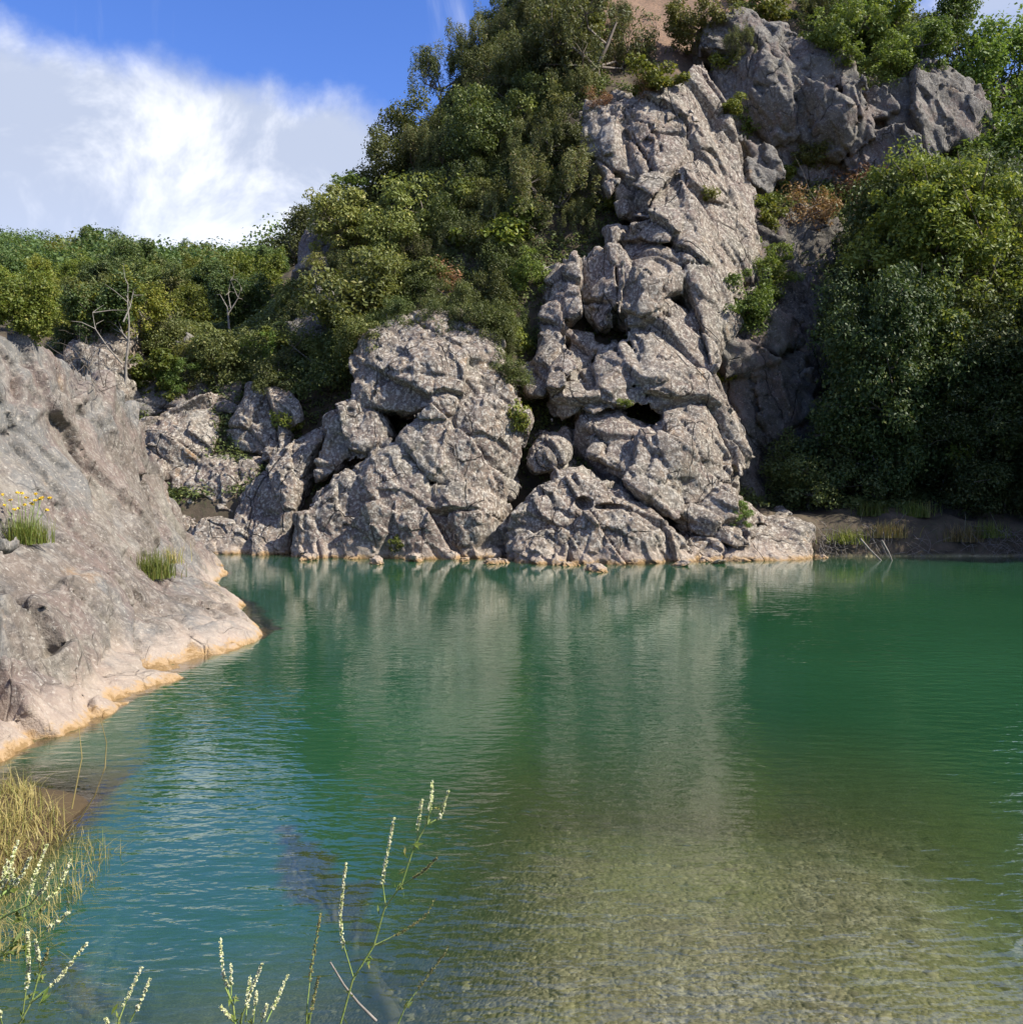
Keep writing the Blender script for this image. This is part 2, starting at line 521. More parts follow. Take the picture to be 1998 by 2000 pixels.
_d = np.linalg.norm(HP[:, None, :2] - HP[None, :, :2], axis=2)
_A = np.zeros((len(HP) + 1, len(HP) + 1))
_A[:-1, :-1] = _phi(_d) - np.eye(len(HP)) * 0.15
_A[:-1, -1] = _A[-1, :-1] = 1
_W = np.linalg.solve(_A, np.append(HP[:, 2], 0))


def hill(x, y):
    s = np.full(x.shape, _W[-1])
    for k in range(len(HP)):
        s += _W[k] * _phi(np.hypot(x - HP[k, 0], y - HP[k, 1]))
    return s


def height(x, y):
    x = np.asarray(x, float)
    y = np.asarray(y, float)
    P = np.stack([x, y, np.zeros_like(x)], -1).reshape(-1, 3)
    n1 = fbm(P * 0.9, 4).reshape(x.shape)
    n2 = fbm(P * 0.13 + 5, 3).reshape(x.shape)
    hl = hill(x, y) + 0.35 * n1
    far_shore = 30.6 - 1.6 * smooth(5.5, 8.0, x) + 0.25 * n1 + 0.5 * n2
    # pool bed
    bed = 0.16 + 0.075 * (y - 4.6) + 0.1 * n2 + 0.5 * np.clip(y - 8.6 - 1.2 * n2, 0, 9) * 0.55
    bed += 1.5 * smooth(0.4, -2.0, x) * smooth(4.2, 7.0, y) + 0.9 * smooth(2.2, 4.6, x - 0.25 * (y - 6)) * smooth(4.6, 7.2, y)
    bed = np.minimum(bed, 3.4)
    bed = np.minimum(bed, 0.25 + 1.1 * np.clip(far_shore - y, 0, 9))
    bed = -bed + 0.05 * n1
    bank_y = 3.7 + 2.2 * smooth(4.5, 9, x) + 0.25 * n1
    near = np.clip((bank_y - y) * 0.62, -0.4, 1.25 + 0.05 * np.abs(x)) - 0.05 + 0.12 * n1
    bed = np.where(y < bank_y + 0.5, np.maximum(bed, near), bed)
    isl = 0.24 * (1 - (np.maximum(x + 4.6, 0) / 1.1) ** 4 - ((y - 7.5) / 1.4) ** 4) * np.where(np.maximum(x + 4.6, 0) > 1.1, 6, 1) + 0.05 * n1        # sedge bank on the left
    bed = np.where(x < -2, np.maximum(bed, np.maximum(isl, -3.4)), bed)
    k = smooth(-0.15, 0.55, y - far_shore)
    out = bed * (1 - k) + hl * k
    # shut the pool off left and right, far outside the picture
    side = smooth(24, 30, np.abs(x)) * smooth(36, 30, y)
    return out * (1 - side) + (2.0 + 0.1 * np.abs(x) + n1) * side


def axis(lo, hi, dense_lo, dense_hi, step, grow=1.13):
    a = list(np.arange(dense_lo, dense_hi, step))
    s, v = step, dense_hi
    while v < hi:
        a.append(v)
        s *= grow
        v += s
    a.append(hi)
    s, v, b = step, dense_lo, []
    while True:
        s *= grow
        v -= s
        if v <= lo:
            b.append(lo)
            break
        b.append(v)
    return np.array(b[::-1] + a)


gx = axis(-600, 600, -18, 20, 0.16)
gy = axis(-300, 900, 2, 48, 0.16)
GX, GY = np.meshgrid(gx, gy, indexing='ij')
GZ = height(GX, GY)
V = np.stack([GX, GY, GZ], -1).reshape(-1, 3)
ni, nj = GX.shape
ii = np.arange(ni * nj).reshape(ni, nj)
F = np.stack([ii[:-1, :-1], ii[1:, :-1], ii[1:, 1:], ii[:-1, 1:]], -1).reshape(-1, 4)
ground = obj('ground', mesh_from('ground', V, F, MAT['ground']))
tag(ground, kind='structure')
print('ground', len(V), time.time() - T0)


# ------------------------------------------------------------------ rocks as blended, fractured blocks
def hull_planes(P):
    bm = bmesh.new()
    for p in P:
        bm.verts.new(p)
    bmesh.ops.convex_hull(bm, input=bm.verts)
    bm.normal_update()
    N, D = [], []
    for f in bm.faces:
        n = np.array(f.normal)
        if np.linalg.norm(n) < 0.5:
            continue
        N.append(n)
        D.append(n @ np.array(f.verts[0].co))
    bm.free()
    N, D = np.array(N), np.array(D)
    c = np.mean(P, axis=0)
    s = np.sign(D - N @ c)
    N, D = N * s[:, None], D * s
    keep = []
    for k in range(len(N)):          # nearly coplanar triangles count once
        if not any(N[k] @ N[j] > 0.992 and abs(D[k] - D[j]) < 0.06 for j in keep):
            keep.append(k)
    return N[keep].astype(np.float32), D[keep].astype(np.float32)


def blk(pts, back=2.0, foot=False, shrink=0.9, up=0.0):
    """a block from points of its visible outline and face; its back lies `back` metres behind"""
    P = np.array([at(*p) if len(p) == 3 else p for p in pts])
    c = P.mean(axis=0)
    B = c + (P - c) * np.array([shrink, 1, shrink]) + np.array([0, back, up])
    P = np.vstack([P, B])
    if foot:
        low = P[P[:, 2] < P[:, 2].min() + 0.6].copy()
        c = low.mean(axis=0)
        low = c + (low - c) * 1.03
        low[:, 2] = -1.3
        low[:, 1] -= 0.25
        P = np.vstack([P, low])
    return P


def surface_nets(val, org, h):
    s = val < 0
    c = [s[i:s.shape[0] - 1 + i, j:s.shape[1] - 1 + j, k:s.shape[2] - 1 + k] for i in (0, 1) for j in (0, 1) for k in (0, 1)]
    cnt = sum(x.astype(np.int8) for x in c)
    act = np.argwhere((cnt > 0) & (cnt < 8))
    idx = np.full(cnt.shape, -1, np.int32)
    idx[act[:, 0], act[:, 1], act[:, 2]] = np.arange(len(act))
    cor = np.array([(i, j, k) for i in (0, 1) for j in (0, 1) for k in (0, 1)])
    cv = np.stack([val[act[:, 0] + a, act[:, 1] + b, act[:, 2] + d] for a, b, d in cor], 1)
    acc = np.zeros((len(act), 3), np.float32)
    num = np.zeros(len(act), np.float32)
    for a in range(8):
        for b in range(a + 1, 8):
            if np.abs(cor[a] - cor[b]).sum() != 1:
                continue
            va, vb = cv[:, a], cv[:, b]
            x = (va < 0) != (vb < 0)
            t = np.where(x, va / np.where(x, va - vb, 1), 0)
            p = cor[a] + t[:, None] * (cor[b] - cor[a])
            acc += np.where(x[:, None], p, 0)
            num += x
    Vv = (act + acc / num[:, None]) * h + org
    quads = []
    for ax in range(3):
        sl0 = [slice(None)] * 3
        sl1 = [slice(None)] * 3
        sl0[ax] = slice(0, -1)
        sl1[ax] = slice(1, None)
        a, b = s[tuple(sl0)], s[tuple(sl1)]
        e = np.argwhere(a != b)
        o1, o2 = [(1, 2), (2, 0), (0, 1)][ax]
        ok = (e[:, o1] > 0) & (e[:, o2] > 0) & (e[:, o1] < s.shape[o1] - 1) & (e[:, o2] < s.shape[o2] - 1)
        e = e[ok]
        inside = a[e[:, 0], e[:, 1], e[:, 2]]

        def cell(d1, d2):
            q = e.copy()
            q[:, o1] -= d1
            q[:, o2] -= d2
            return idx[q[:, 0], q[:, 1], q[:, 2]]
        Q = np.stack([cell(1, 1), cell(0, 1), cell(0, 0), cell(1, 0)], 1)
        Q[~inside] = Q[~inside][:, ::-1]
        quads.append(Q)
    Q = np.vstack(quads)
    Q = Q[(Q >= 0).all(axis=1)]
    return Vv, Q


DIP = np.array([[0.80, 0.10, 0.59], [-0.25, 0.95, 0.18], [-0.54, -0.29, 0.79]], np.float32)   # fracture directions


def rock_mesh(name, blocks, h, mat, seed=0, rnd=18.0, blend=0.05, warp=0.2, facet=(0.26, 0.1, 0.04), scale=(1.6, 0.62, 0.24),
              crack=0.14, rough=0.04, carve=(), aniso=(1.0, 1.0, 0.5), zmin=-1.2, grow=0.05, groove=0.16, gw=0.1, pitk=0.5):
    P = np.vstack(blocks)
    lo = P.min(axis=0) - 0.45
    hi = P.max(axis=0) + 0.45
    lo[2] = max(lo[2], zmin)
    n = np.ceil((hi - lo) / h).astype(int) + 1
    ax = [(lo[k] + np.arange(n[k]) * h).astype(np.float32) for k in range(3)]
    val = np.full(tuple(n), 3.0, np.float32)
    val2 = val.copy()                # second nearest block: joints open where two blocks meet
    for B in blocks:
        N, D = hull_planes(B)
        b0 = np.maximum(((B.min(axis=0) - 0.6 - lo) / h).astype(int), 0)
        b1 = np.minimum(((B.max(axis=0) + 0.6 - lo) / h).astype(int) + 1, n)
        X, Y, Z = ax[0][b0[0]:b1[0], None, None], ax[1][None, b0[1]:b1[1], None], ax[2][None, None, b0[2]:b1[2]]
        m = np.full((b1[0] - b0[0], b1[1] - b0[1], b1[2] - b0[2]), -9.0, np.float32)
        for k in range(len(N)):
            np.maximum(m, N[k, 0] * X + N[k, 1] * Y + (N[k, 2] * Z - D[k]), out=m)
        near = np.argwhere(np.abs(m) < 0.6)
        q = (near + b0) * np.float32(h) + lo.astype(np.float32)
        q = q.astype(np.float32)
        mn = m[near[:, 0], near[:, 1], near[:, 2]]
        e = np.zeros(len(q), np.float32)
        for k in range(len(N)):
            e += np.exp(np.clip(rnd * (q @ N[k] - D[k] - mn), -40, 0))
        m[near[:, 0], near[:, 1], near[:, 2]] = mn + np.log(e) / rnd * 0.85
        sub = val[b0[0]:b1[0], b0[1]:b1[1], b0[2]:b1[2]]
        sub2 = val2[b0[0]:b1[0], b0[1]:b1[1], b0[2]:b1[2]]
        np.copyto(sub2, np.minimum(sub2, np.maximum(sub, m)))
        hmix = np.clip(0.5 + 0.5 * (sub - m) / blend, 0, 1)          # smooth union
        np.copyto(sub, sub * (1 - hmix) + m * hmix - blend * hmix * (1 - hmix))
    val -= np.float32(grow)
    near = np.argwhere(np.abs(val) < 0.6)
    q = (near * h + lo).astype(np.float32)
    d = val[near[:, 0], near[:, 1], near[:, 2]]
    so = np.float32(seed * 11.3)
    # relief is read at the nearest surface point, so it stays constant along the normal and cuts no slots
    g = np.empty((len(near), 3), np.float32)
    for k in range(3):
        up_, dn = near.copy(), near.copy()
        up_[:, k] = np.minimum(up_[:, k] + 1, n[k] - 1)
        dn[:, k] = np.maximum(dn[:, k] - 1, 0)
        g[:, k] = np.clip(val[up_[:, 0], up_[:, 1], up_[:, 2]], -1, 1) - np.clip(val[dn[:, 0], dn[:, 1], dn[:, 2]], -1, 1)
    g /= np.linalg.norm(g, axis=1)[:, None] + 1e-6
    q0 = q
    q = (q - g * d[:, None]).astype(np.float32)
    w = np.stack([perlin(q * 0.6 + so), perlin(q * 0.6 + so + 40), perlin(q * 0.6 + so + 80)], -1)
    disp = warp * 1.5 * w[:, 0]
    gap = np.abs(val2[near[:, 0], near[:, 1], near[:, 2]] - np.float32(grow) - d) + 0.1 * w[:, 1]
    disp += groove * (1 - smooth(0.0, gw, gap)) * np.clip(0.55 + 1.3 * w[:, 2], 0.05, 1.3)
    qr = (q + 0.07 * w) @ DIP.T * np.array(aniso, np.float32)
    for a, s_ in zip(facet, scale):
        if not a:
            continue
        sel = np.abs(d + disp) < 0.28 + 1.2 * a
        f1, f2, cid, vec = worley(qr[sel] / s_ + so)
        nn = GRAD[cid]
        add = a * (np.einsum('ij,ij->i', vec, nn) * 1.5 + (RND[cid, 3] - 0.5) * 0.9)
        if crack and s_ >= 0.5:
            add += crack * a / facet[0] * (1 - smooth(0.0, 0.07, f2 - f1)) * smooth(0.3, 0.7, RND[cid, 5])
        disp[sel] += add
    sel = np.abs(d + disp) < 0.3
    q2 = q[sel]
    rg = fbm(q2 * 1.7 + so, 5, 0.58)
    pit = np.abs(perlin(q2 * 2.6 + so + 3)) + 0.5 * np.abs(perlin(q2 * 5.4 + so + 9))        # ridged pitting
    disp[sel] += rough * (rg * 0.8 + 1.8 * pitk * (0.3 - pit))
    d = d + disp
    for (c, r) in carve:
        c = np.asarray(c, np.float32)
        r = np.asarray(r, np.float32)
        k = (np.linalg.norm((q0 - c) / r, axis=1) - 1) * r.min()
        d = np.maximum(d, -k)
    val[near[:, 0], near[:, 1], near[:, 2]] = d
    val[val > 2.9] = 1.0
    Vv, Q = surface_nets(val, lo, h)
    me = mesh_from(name, Vv, Q, mat)
    print(name, len(Vv), round(time.time() - T0, 1))
    return me


def yd(px, py, d=0.0):
    return (px, py, 28.8 + (1000 - py) * 0.0095 + d * 1.5)


SOLID = [ground]


def rock(name, label, cat, blocks, h, mat='rock', kind=None, **kw):
    me = rock_mesh(name, blocks, h, MAT[mat], **kw)
    o = obj(name, me)
    if kind:
        tag(o, kind=kind)
    else:
        tag(o, label, cat, kw.get('group'))
    SOLID.append(o)
    return o


# the big boulder in the middle of the far shore
A = [
    blk([(678, 690, 31.6), (712, 655, 31.6), (790, 618, 31.9), (860, 606, 32.1), (930, 622, 32), (985, 660, 31.6), (1005, 720, 31.2), (1012, 790, 30.7),
         (725, 705, 30.7), (860, 690, 30.35), (975, 735, 30.4), (700, 800, 30.3), (690, 740, 31.2), (860, 810, 29.5), (1010, 840, 30.1)], 2.5),
    blk([(870, 748, 30.15), (995, 755, 30.25), (1022, 820, 30.3), (1018, 950, 29.9), (985, 995, 29.5), (900, 965, 29.0), (810, 885, 29.25), (770, 850, 29.8), (930, 860, 29.25)], 2.5),
    blk([(690, 785, 30.4), (642, 822, 30.5), (622, 930, 30.2), (690, 905, 29.75), (735, 895, 29.5), (765, 850, 29.7), (740, 800, 30.1)], 2.5),
    blk([(735, 868, 29.7), (782, 872, 29.45), (838, 975, 28.8), (790, 995, 28.6), (645, 935, 29.6), (592, 1010, 29.2), (566, 1050, 29.1), (575, 1085, 28.9), (660, 1090, 28.6), (735, 1090, 28.5), (722, 1000, 28.45), (700, 930, 28.9)], 2.5, True),
    blk([(832, 985, 28.8), (880, 1000, 28.55), (935, 1090, 28.4), (840, 1092, 28.2), (745, 1092, 28.4), (785, 1010, 28.5)], 2.5, True),
    blk([(850, 962, 28.95), (920, 955, 28.75), (998, 985, 29.3), (1000, 1010, 29.3), (965, 1088, 28.9), (905, 1085, 28.35), (878, 1010, 28.35), (930, 1010, 28.3)], 2.5, True),
    blk([(640, 940, 29.6), (600, 985, 29.4), (612, 1010, 29.2), (650, 1000, 28.9)], 1.5),
    blk([(565, 1040, 29.2), (580, 1010, 29.2), (620, 1020, 28.9), (620, 1080, 28.7), (575, 1085, 28.9)], 1.5, True),
    blk([(900, 1062, 28.3), (950, 1055, 28.5), (985, 1075, 28.6), (975, 1095, 28.4), (905, 1095, 28.1)], 1.0, True),
]
rock('boulder', 'tallest rounded boulder on the far shore, pinkish grey with a broad domed top', 'boulder', A, 0.055, seed=1,
     facet=(0.2, 0.09, 0.045), scale=(1.8, 0.62, 0.24), crack=0.14, rnd=20, rough=0.03, warp=0.14)

B = [
    blk([(995, 1075, 28), (1005, 1015, 28.3), (1060, 950, 28.6), (1112, 922, 28.8), (1180, 938, 28.7), (1215, 960, 28.3), (1180, 1000, 27.9), (1060, 1010, 27.9)], 2, True),
    blk([(1135, 928, 28.8), (1190, 940, 28.7), (1262, 978, 28.4), (1322, 1035, 28), (1362, 1090, 27.6), (1300, 1095, 27.3), (1240, 1000, 27.8), (1190, 985, 28.1)], 2, True),
    blk([(1120, 1010, 27.8), (1210, 1000, 27.6), (1290, 1050, 27.3), (1310, 1100, 27.2), (1200, 1106, 26.9), (1110, 1095, 27.1)], 2, True),
    blk([(1000, 1050, 27.8), (1060, 1020, 27.7), (1110, 1040, 27.4), (1110, 1100, 27.1), (1010, 1098, 27.3)], 2, True),
    blk([(1035, 1085, 27.2), (1065, 1068, 27.2), (1100, 1085, 27.0), (1095, 1108, 26.8), (1040, 1106, 26.9)], 0.8, True),
]
rock('boulder', 'low spreading boulder with a dark hollow, at the waterline right of the tallest boulder', 'boulder', B, 0.045, seed=2,
     carve=[(at(1140, 983, 28.0), (0.26, 0.7, 0.2)), (at(1190, 990, 27.95), (0.42, 0.5, 0.1))], facet=(0.14, 0.08, 0.04), scale=(1.4, 0.55, 0.22), rnd=12, rough=0.035, warp=0.14)
rock('boulder', 'small egg-shaped boulder wedged in the cleft between the tallest boulder and the cliff', 'boulder',
     [blk([(1030, 870, 30.2), (1045, 842, 30.3), (1085, 832, 30.3), (1115, 850, 30.2), (1118, 900, 30), (1095, 925, 29.7), (1040, 928, 29.7), (1024, 905, 29.8), (1070, 870, 29.5)], 1.6)],
     0.04, seed=3, facet=(0.1, 0.06, 0.03), scale=(1.2, 0.5, 0.2), rnd=6)

# the cliff buttress
D_ = [
    # backing mass
    blk([yd(1090, 520, 1.5), yd(1200, 460, 1.4), yd(1330, 440, 1.4), yd(1440, 420, 2.2), yd(1440, 700, 1.7), yd(1430, 930, 1.5), yd(1150, 930, 1.2), yd(1060, 820, 1.6), yd(1060, 620, 1.6)], 3.5),
    blk([yd(1150, 210, 1.3), yd(1280, 180, 1.2), yd(1360, 150, 1.3), yd(1420, 330, 1.9), yd(1440, 460, 1.6), yd(1200, 480, 1.4), yd(1130, 420, 1.6)], 3.5),
    # left pillars, turned away from the sun
    blk([yd(1068, 525, 0.9), yd(1116, 508, 0.2), yd(1138, 608, -0.1), yd(1116, 622, 0), yd(1078, 605, 0.7)], 2),
    blk([yd(1136, 508, 0.8), yd(1196, 488, 0.0), yd(1210, 556, -0.35), yd(1206, 640, -0.3), yd(1176, 650, 0.1), yd(1146, 608, 0.6)], 2),
    blk([yd(1197, 468, 0.4), yd(1289, 462, 0.1), yd(1325, 513, -0.1), yd(1332, 563, -0.3), yd(1250, 608, -0.5), yd(1212, 592, -0.2), yd(1201, 520, 0.0), yd(1260, 520, -0.55)], 2.2),
    # tall slab facing right
    blk([yd(1336, 145, 0.2), yd(1378, 118, 0.9), yd(1396, 180, 1.2), yd(1424, 262, 1.3), yd(1460, 350, 1.5), yd(1478, 400, 1.6), yd(1476, 500, 1.6), yd(1424, 640, 0.8), yd(1416, 692, 0.5),
         yd(1392, 712, -0.1), yd(1378, 640, -0.2), yd(1345, 545, -0.2), yd(1318, 470, 0.0), yd(1338, 330, -0.15)], 2.5),
    # central facets
    blk([yd(1208, 602, 0.1), yd(1268, 590, -0.2), yd(1300, 578, -0.2), yd(1358, 618, 0.1), yd(1388, 693, 0.1), yd(1384, 719, 0), yd(1318, 733, -0.3), yd(1268, 733, -0.4), yd(1228, 664, -0.15)], 2),
    blk([yd(1162, 678, 0.2), yd(1211, 650, 0), yd(1248, 690, -0.2), yd(1284, 737, -0.4), yd(1218, 764, -0.4), yd(1183, 757, -0.2), yd(1158, 720, 0.2)], 2),
    blk([yd(1052, 622, 0.6), yd(1085, 598, 0.3), yd(1106, 648, 0), yd(1118, 712, -0.1), yd(1082, 728, 0), yd(1054, 696, 0.4)], 1.6),
    blk([yd(1024, 722, 0.6), yd(1068, 702, 0.3), yd(1084, 732, 0), yd(1070, 778, -0.1), yd(1034, 770, 0.3)], 1.4),
    blk([yd(1072, 750, 0.2), yd(1120, 755, 0), yd(1133, 785, -0.1), yd(1090, 800, -0.1), yd(1070, 778, 0.1)], 1.4),
    blk([yd(1106, 650, 0.5), yd(1165, 650, 0.5), yd(1170, 760, 0.3), yd(1120, 760, 0.3)], 1.5),
    # ledge
    blk([yd(1128, 790, 0), yd(1225, 758, -0.3), yd(1334, 724, -0.4), yd(1392, 722, -0.2), yd(1388, 770, -0.1), yd(1282, 784, -0.3), yd(1158, 806, -0.1)], 2.2),
    blk([yd(1292, 780, 0), yd(1386, 728, -0.1), yd(1438, 802, 0.4), yd(1452, 893, 0.6), yd(1424, 918, 0.3), yd(1313, 925, -0.3), yd(1302, 840, -0.3), yd(1360, 850, -0.4)], 2.4),
    blk([yd(1139, 812, 0.3), yd(1207, 795, 0.0), yd(1305, 828, 0.1), yd(1312, 920, -0.2), yd(1333, 998, -0.1), yd(1317, 1010, -0.2), yd(1265, 960, -0.45), yd(1169, 910, -0.3), yd(1139, 875, 0.1)], 2.4),
    blk([yd(1320, 938, 0.2), yd(1373, 915, 0), yd(1432, 912, 0.3), yd(1422, 962, 0.3), yd(1338, 992, 0)], 2.2),
    blk([yd(1100, 860, 0.9), yd(1180, 840, 0.9), yd(1420, 900, 1.0), yd(1440, 1000, 0.8), yd(1200, 1000, 0.8), yd(1080, 960, 0.9)], 2.5, True),
    # upper buttress
    blk([yd(1202, 195, 0.2), yd(1290, 172, 0.1), yd(1338, 145, 0.3), yd(1374, 170, 0.7), yd(1362, 290, 0.2), yd(1341, 331, -0.2), yd(1269, 364, -0.3), yd(1196, 322, 0.1)], 2.5),
    blk([yd(1144, 200, 0.7), yd(1207, 186, 0.3), yd(1217, 321, 0), yd(1191, 362, 0), yd(1152, 290, 0.6)], 2.2),
    blk([yd(1190, 330, 0.5), yd(1341, 325, 0.1), yd(1338, 414, -0.1), yd(1290, 432, -0.1), yd(1215, 416, 0.3)], 2.2),
    blk([yd(1194, 445, 0.1), yd(1290, 416, -0.3), yd(1333, 412, -0.2), yd(1300, 468, -0.3), yd(1191, 484, 0)], 1.6),
    blk([yd(1228, 205, 0), yd(1290, 215, -0.2), yd(1280, 270, -0.3), yd(1225, 290, 0)], 1.0),
    blk([yd(1290, 160, 0.1), yd(1330, 150, 0.2), yd(1350, 230, 0), yd(1300, 240, -0.2)], 1.0),
    blk([yd(1180, 250, 0.3), yd(1230, 235, 0), yd(1235, 280, -0.2), yd(1180, 300, 0)], 1.0),
]
rock('cliff', None, None, D_, 0.068, 'cliff', kind='structure', seed=4, facet=(0.27, 0.085, 0.03), scale=(1.7, 0.75, 0.3), crack=0.34, warp=0.05, groove=0.12, gw=0.08, rnd=40, rough=0.018, aniso=(1.0, 1, 0.45), pitk=0.25)

# the dark recess wall right of the buttress, and its overhanging ledge
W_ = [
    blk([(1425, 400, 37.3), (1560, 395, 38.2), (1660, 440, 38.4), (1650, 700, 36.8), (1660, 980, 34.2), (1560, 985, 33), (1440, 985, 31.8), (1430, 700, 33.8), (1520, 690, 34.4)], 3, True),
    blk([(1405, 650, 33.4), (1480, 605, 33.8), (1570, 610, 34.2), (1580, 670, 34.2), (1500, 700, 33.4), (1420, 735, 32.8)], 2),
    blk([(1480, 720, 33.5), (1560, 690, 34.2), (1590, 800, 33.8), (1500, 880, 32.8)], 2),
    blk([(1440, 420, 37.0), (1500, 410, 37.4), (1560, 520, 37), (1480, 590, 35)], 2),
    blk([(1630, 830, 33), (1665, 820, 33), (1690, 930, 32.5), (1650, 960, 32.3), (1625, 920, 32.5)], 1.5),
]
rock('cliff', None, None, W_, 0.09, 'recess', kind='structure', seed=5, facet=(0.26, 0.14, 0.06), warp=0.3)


def ye(px, py, d=0.0):
    return (px, py, 39.7 + d)


E_ = [
    blk([ye(1380, 170, 0.8), ye(1540, 150, 0.8), ye(1790, 200, 1.2), ye(1800, 340, 1), ye(1650, 365, 0.6), ye(1510, 360, 0.6), ye(1440, 290, 0.5)], 4),
    blk([ye(1452, 106, 0.6), ye(1484, 100, 0.2), ye(1501, 131, -0.3), ye(1550, 160, -0.6), ye(1550, 205, -0.6), ye(1553, 258, -0.1), ye(1508, 282, 0.2), ye(1434, 204, 0.4), ye(1425, 148, 0.7)], 3),
    blk([ye(1490, 97, 0.6), ye(1565, 66, 0.9), ye(1636, 102, 0.5), ye(1668, 138, 0.2), ye(1674, 160, 0.1), ye(1612, 172, 0.1), ye(1552, 158, 0.2), ye(1505, 128, 0.5)], 3),
    blk([ye(1557, 161, -0.3), ye(1605, 178, -0.6), ye(1654, 202, -0.8), ye(1646, 228, -0.7), ye(1664, 269, -0.2), ye(1642, 314, 0.2), ye(1585, 294, 0.3), ye(1563, 249, 0.1)], 3),
    blk([ye(1648, 190, -0.2), ye(1680, 160, -0.3), ye(1701, 181, -0.5), ye(1701, 204, -0.5), ye(1652, 220, -0.4)], 2),
    blk([ye(1642, 222, -0.1), ye(1703, 202, -0.1), ye(1708, 265, -0.2), ye(1662, 294, 0)], 2),
    blk([ye(1685, 178, 0.3), ye(1713, 168, 0.3), ye(1738, 176, 0.2), ye(1750, 214, 0.1), ye(1705, 225, 0)], 2),
    blk([ye(1707, 255, 0), ye(1753, 240, -0.3), ye(1795, 262, -0.4), ye(1799, 298, -0.4), ye(1777, 345, 0.1), ye(1730, 352, 0.2), ye(1714, 302, 0.1)], 2),
    blk([ye(1650, 320, 0.2), ye(1706, 265, 0.1), ye(1732, 338, 0.1), ye(1719, 355, 0.2), ye(1669, 338, 0.2)], 2),
    blk([ye(1788, 124, 0.3), ye(1837, 120, 0.9), ye(1923, 173, 1.5), ye(1950, 249, 1.6), ye(1904, 262, 0.9), ye(1867, 268, 0.5), ye(1817, 306, 0), ye(1795, 235, -0.1)], 3),
    blk([ye(1376, 58, 1.2), ye(1451, 30, 1.2), ye(1545, 42, 1.2), ye(1567, 67, 0.9), ye(1491, 99, 0.6), ye(1431, 98, 0.6), ye(1374, 90, 0.9)], 3),
    blk([ye(1400, 120, 0.8), ye(1440, 110, 0.7), ye(1470, 260, 0.6), ye(1430, 300, 0.3), ye(1405, 220, 0.7)], 3),
    blk([ye(1730, 170, 0.6), ye(1800, 150, 0.7), ye(1800, 280, 0.5), ye(1740, 250, 0.5)], 3),
    blk([ye(1460, 275, -1.2), ye(1500, 290, -1.2), ye(1525, 340, -1.5), ye(1500, 375, -1.8), ye(1470, 350, -1.8)], 3),
]
rock('rock_crag', 'dark grey crag of angular faces with thin sunlit edges below the bushes at the hilltop', 'rock', E_, 0.08, 'crag', seed=6,
     facet=(0.2, 0.12, 0.06), scale=(1.9, 0.7, 0.28), crack=0.12, warp=0.12, rnd=40, zmin=9, grow=0.14, rough=0.018, pitk=0.2, groove=0.1)

# rocks half hidden in the hill on its left side
rock('rock_outcrop', 'purplish grey rock face showing through the bushes on the left flank of the hill', 'rock',
     [blk([(590, 470, 38.2), (620, 420, 38.8), (690, 440, 38.8), (710, 540, 37.8), (690, 660, 36.2), (600, 680, 35.6), (575, 600, 36.4), (640, 520, 36.8)], 3),
      blk([(585, 560, 36.4), (640, 550, 36.4), (660, 680, 35.2), (560, 720, 34.8)], 2.5)], 0.08, 'crag', seed=7, warp=0.35)

# shore rocks left of the big boulder
rock('boulder', 'broad round-topped boulder on the left part of the far shore, beside the tilted block', 'boulder',
     [blk([(285, 952, 31.8), (326, 926, 31.8), (410, 891, 31.8), (504, 896, 31.8), (512, 916, 31.5), (466, 985, 30.9), (450, 1008, 30.7), (392, 1022, 30.6), (337, 1050, 30.5), (312, 1030, 31), (288, 990, 31.4), (400, 940, 30.9)], 2.2, True)],
     0.045, seed=8, facet=(0.14, 0.08, 0.05), rnd=7)
rock('boulder', 'tilted angular block with a shaded right side leaning between the round-topped and the tallest boulder', 'boulder',
     [blk([(519, 915, 30.9), (544, 876, 31.2), (634, 827, 31.4), (640, 838, 31.0), (600, 900, 30.3), (562, 968, 29.9), (560, 1008, 29.9), (520, 920, 30.4)], 1.6),
      blk([(508, 926, 30.8), (545, 950, 30.2), (566, 985, 29.9), (560, 1018, 29.8), (500, 1030, 30.0), (465, 1020, 30.3), (453, 992, 30.6)], 1.6, True)],
     0.045, seed=9, facet=(0.09, 0.06, 0.04), crack=0.06)
rock('boulder', 'upright grey block behind the tilted one, below the shrubs at the foot of the hill', 'boulder',
     [blk([(455, 872, 32.6), (475, 735, 33.4), (537, 724, 33.4), (568, 804, 32.6), (568, 855, 32.2), (519, 890, 31.9), (466, 890, 32.2)], 2)], 0.055, seed=10)
rock('boulder', 'orange-stained block behind the left end of the far shore', 'boulder',
     [blk([(259, 836, 33), (326, 786, 33.4), (417, 780, 33.4), (444, 804, 33), (437, 853, 32.6), (399, 895, 32.2), (308, 918, 32), (264, 880, 32.4), (340, 850, 32.2)], 2)], 0.055, 'ochre_rock', seed=11)
rock('boulder', 'brownish boulder at the left end of the far shore, against the foreground outcrop', 'boulder',
     [blk([(200, 868, 32.2), (236, 849, 32.2), (308, 874, 32), (314, 908, 31.6), (300, 950, 31.2), (290, 1000, 31), (230, 950, 31.2), (200, 900, 31.8)], 2, True)], 0.055, seed=12)
rock('rock', 'small pale pointed rock perched between the brownish and the orange-stained boulder', 'rock',
     [blk([(205, 838, 32), (232, 820, 32.2), (256, 833, 32), (241, 850, 31.8), (225, 838, 31.7)], 0.9)], 0.04, seed=13, facet=(0.06, 0.04, 0.02), warp=0.05, crack=0.03, rough=0.06)
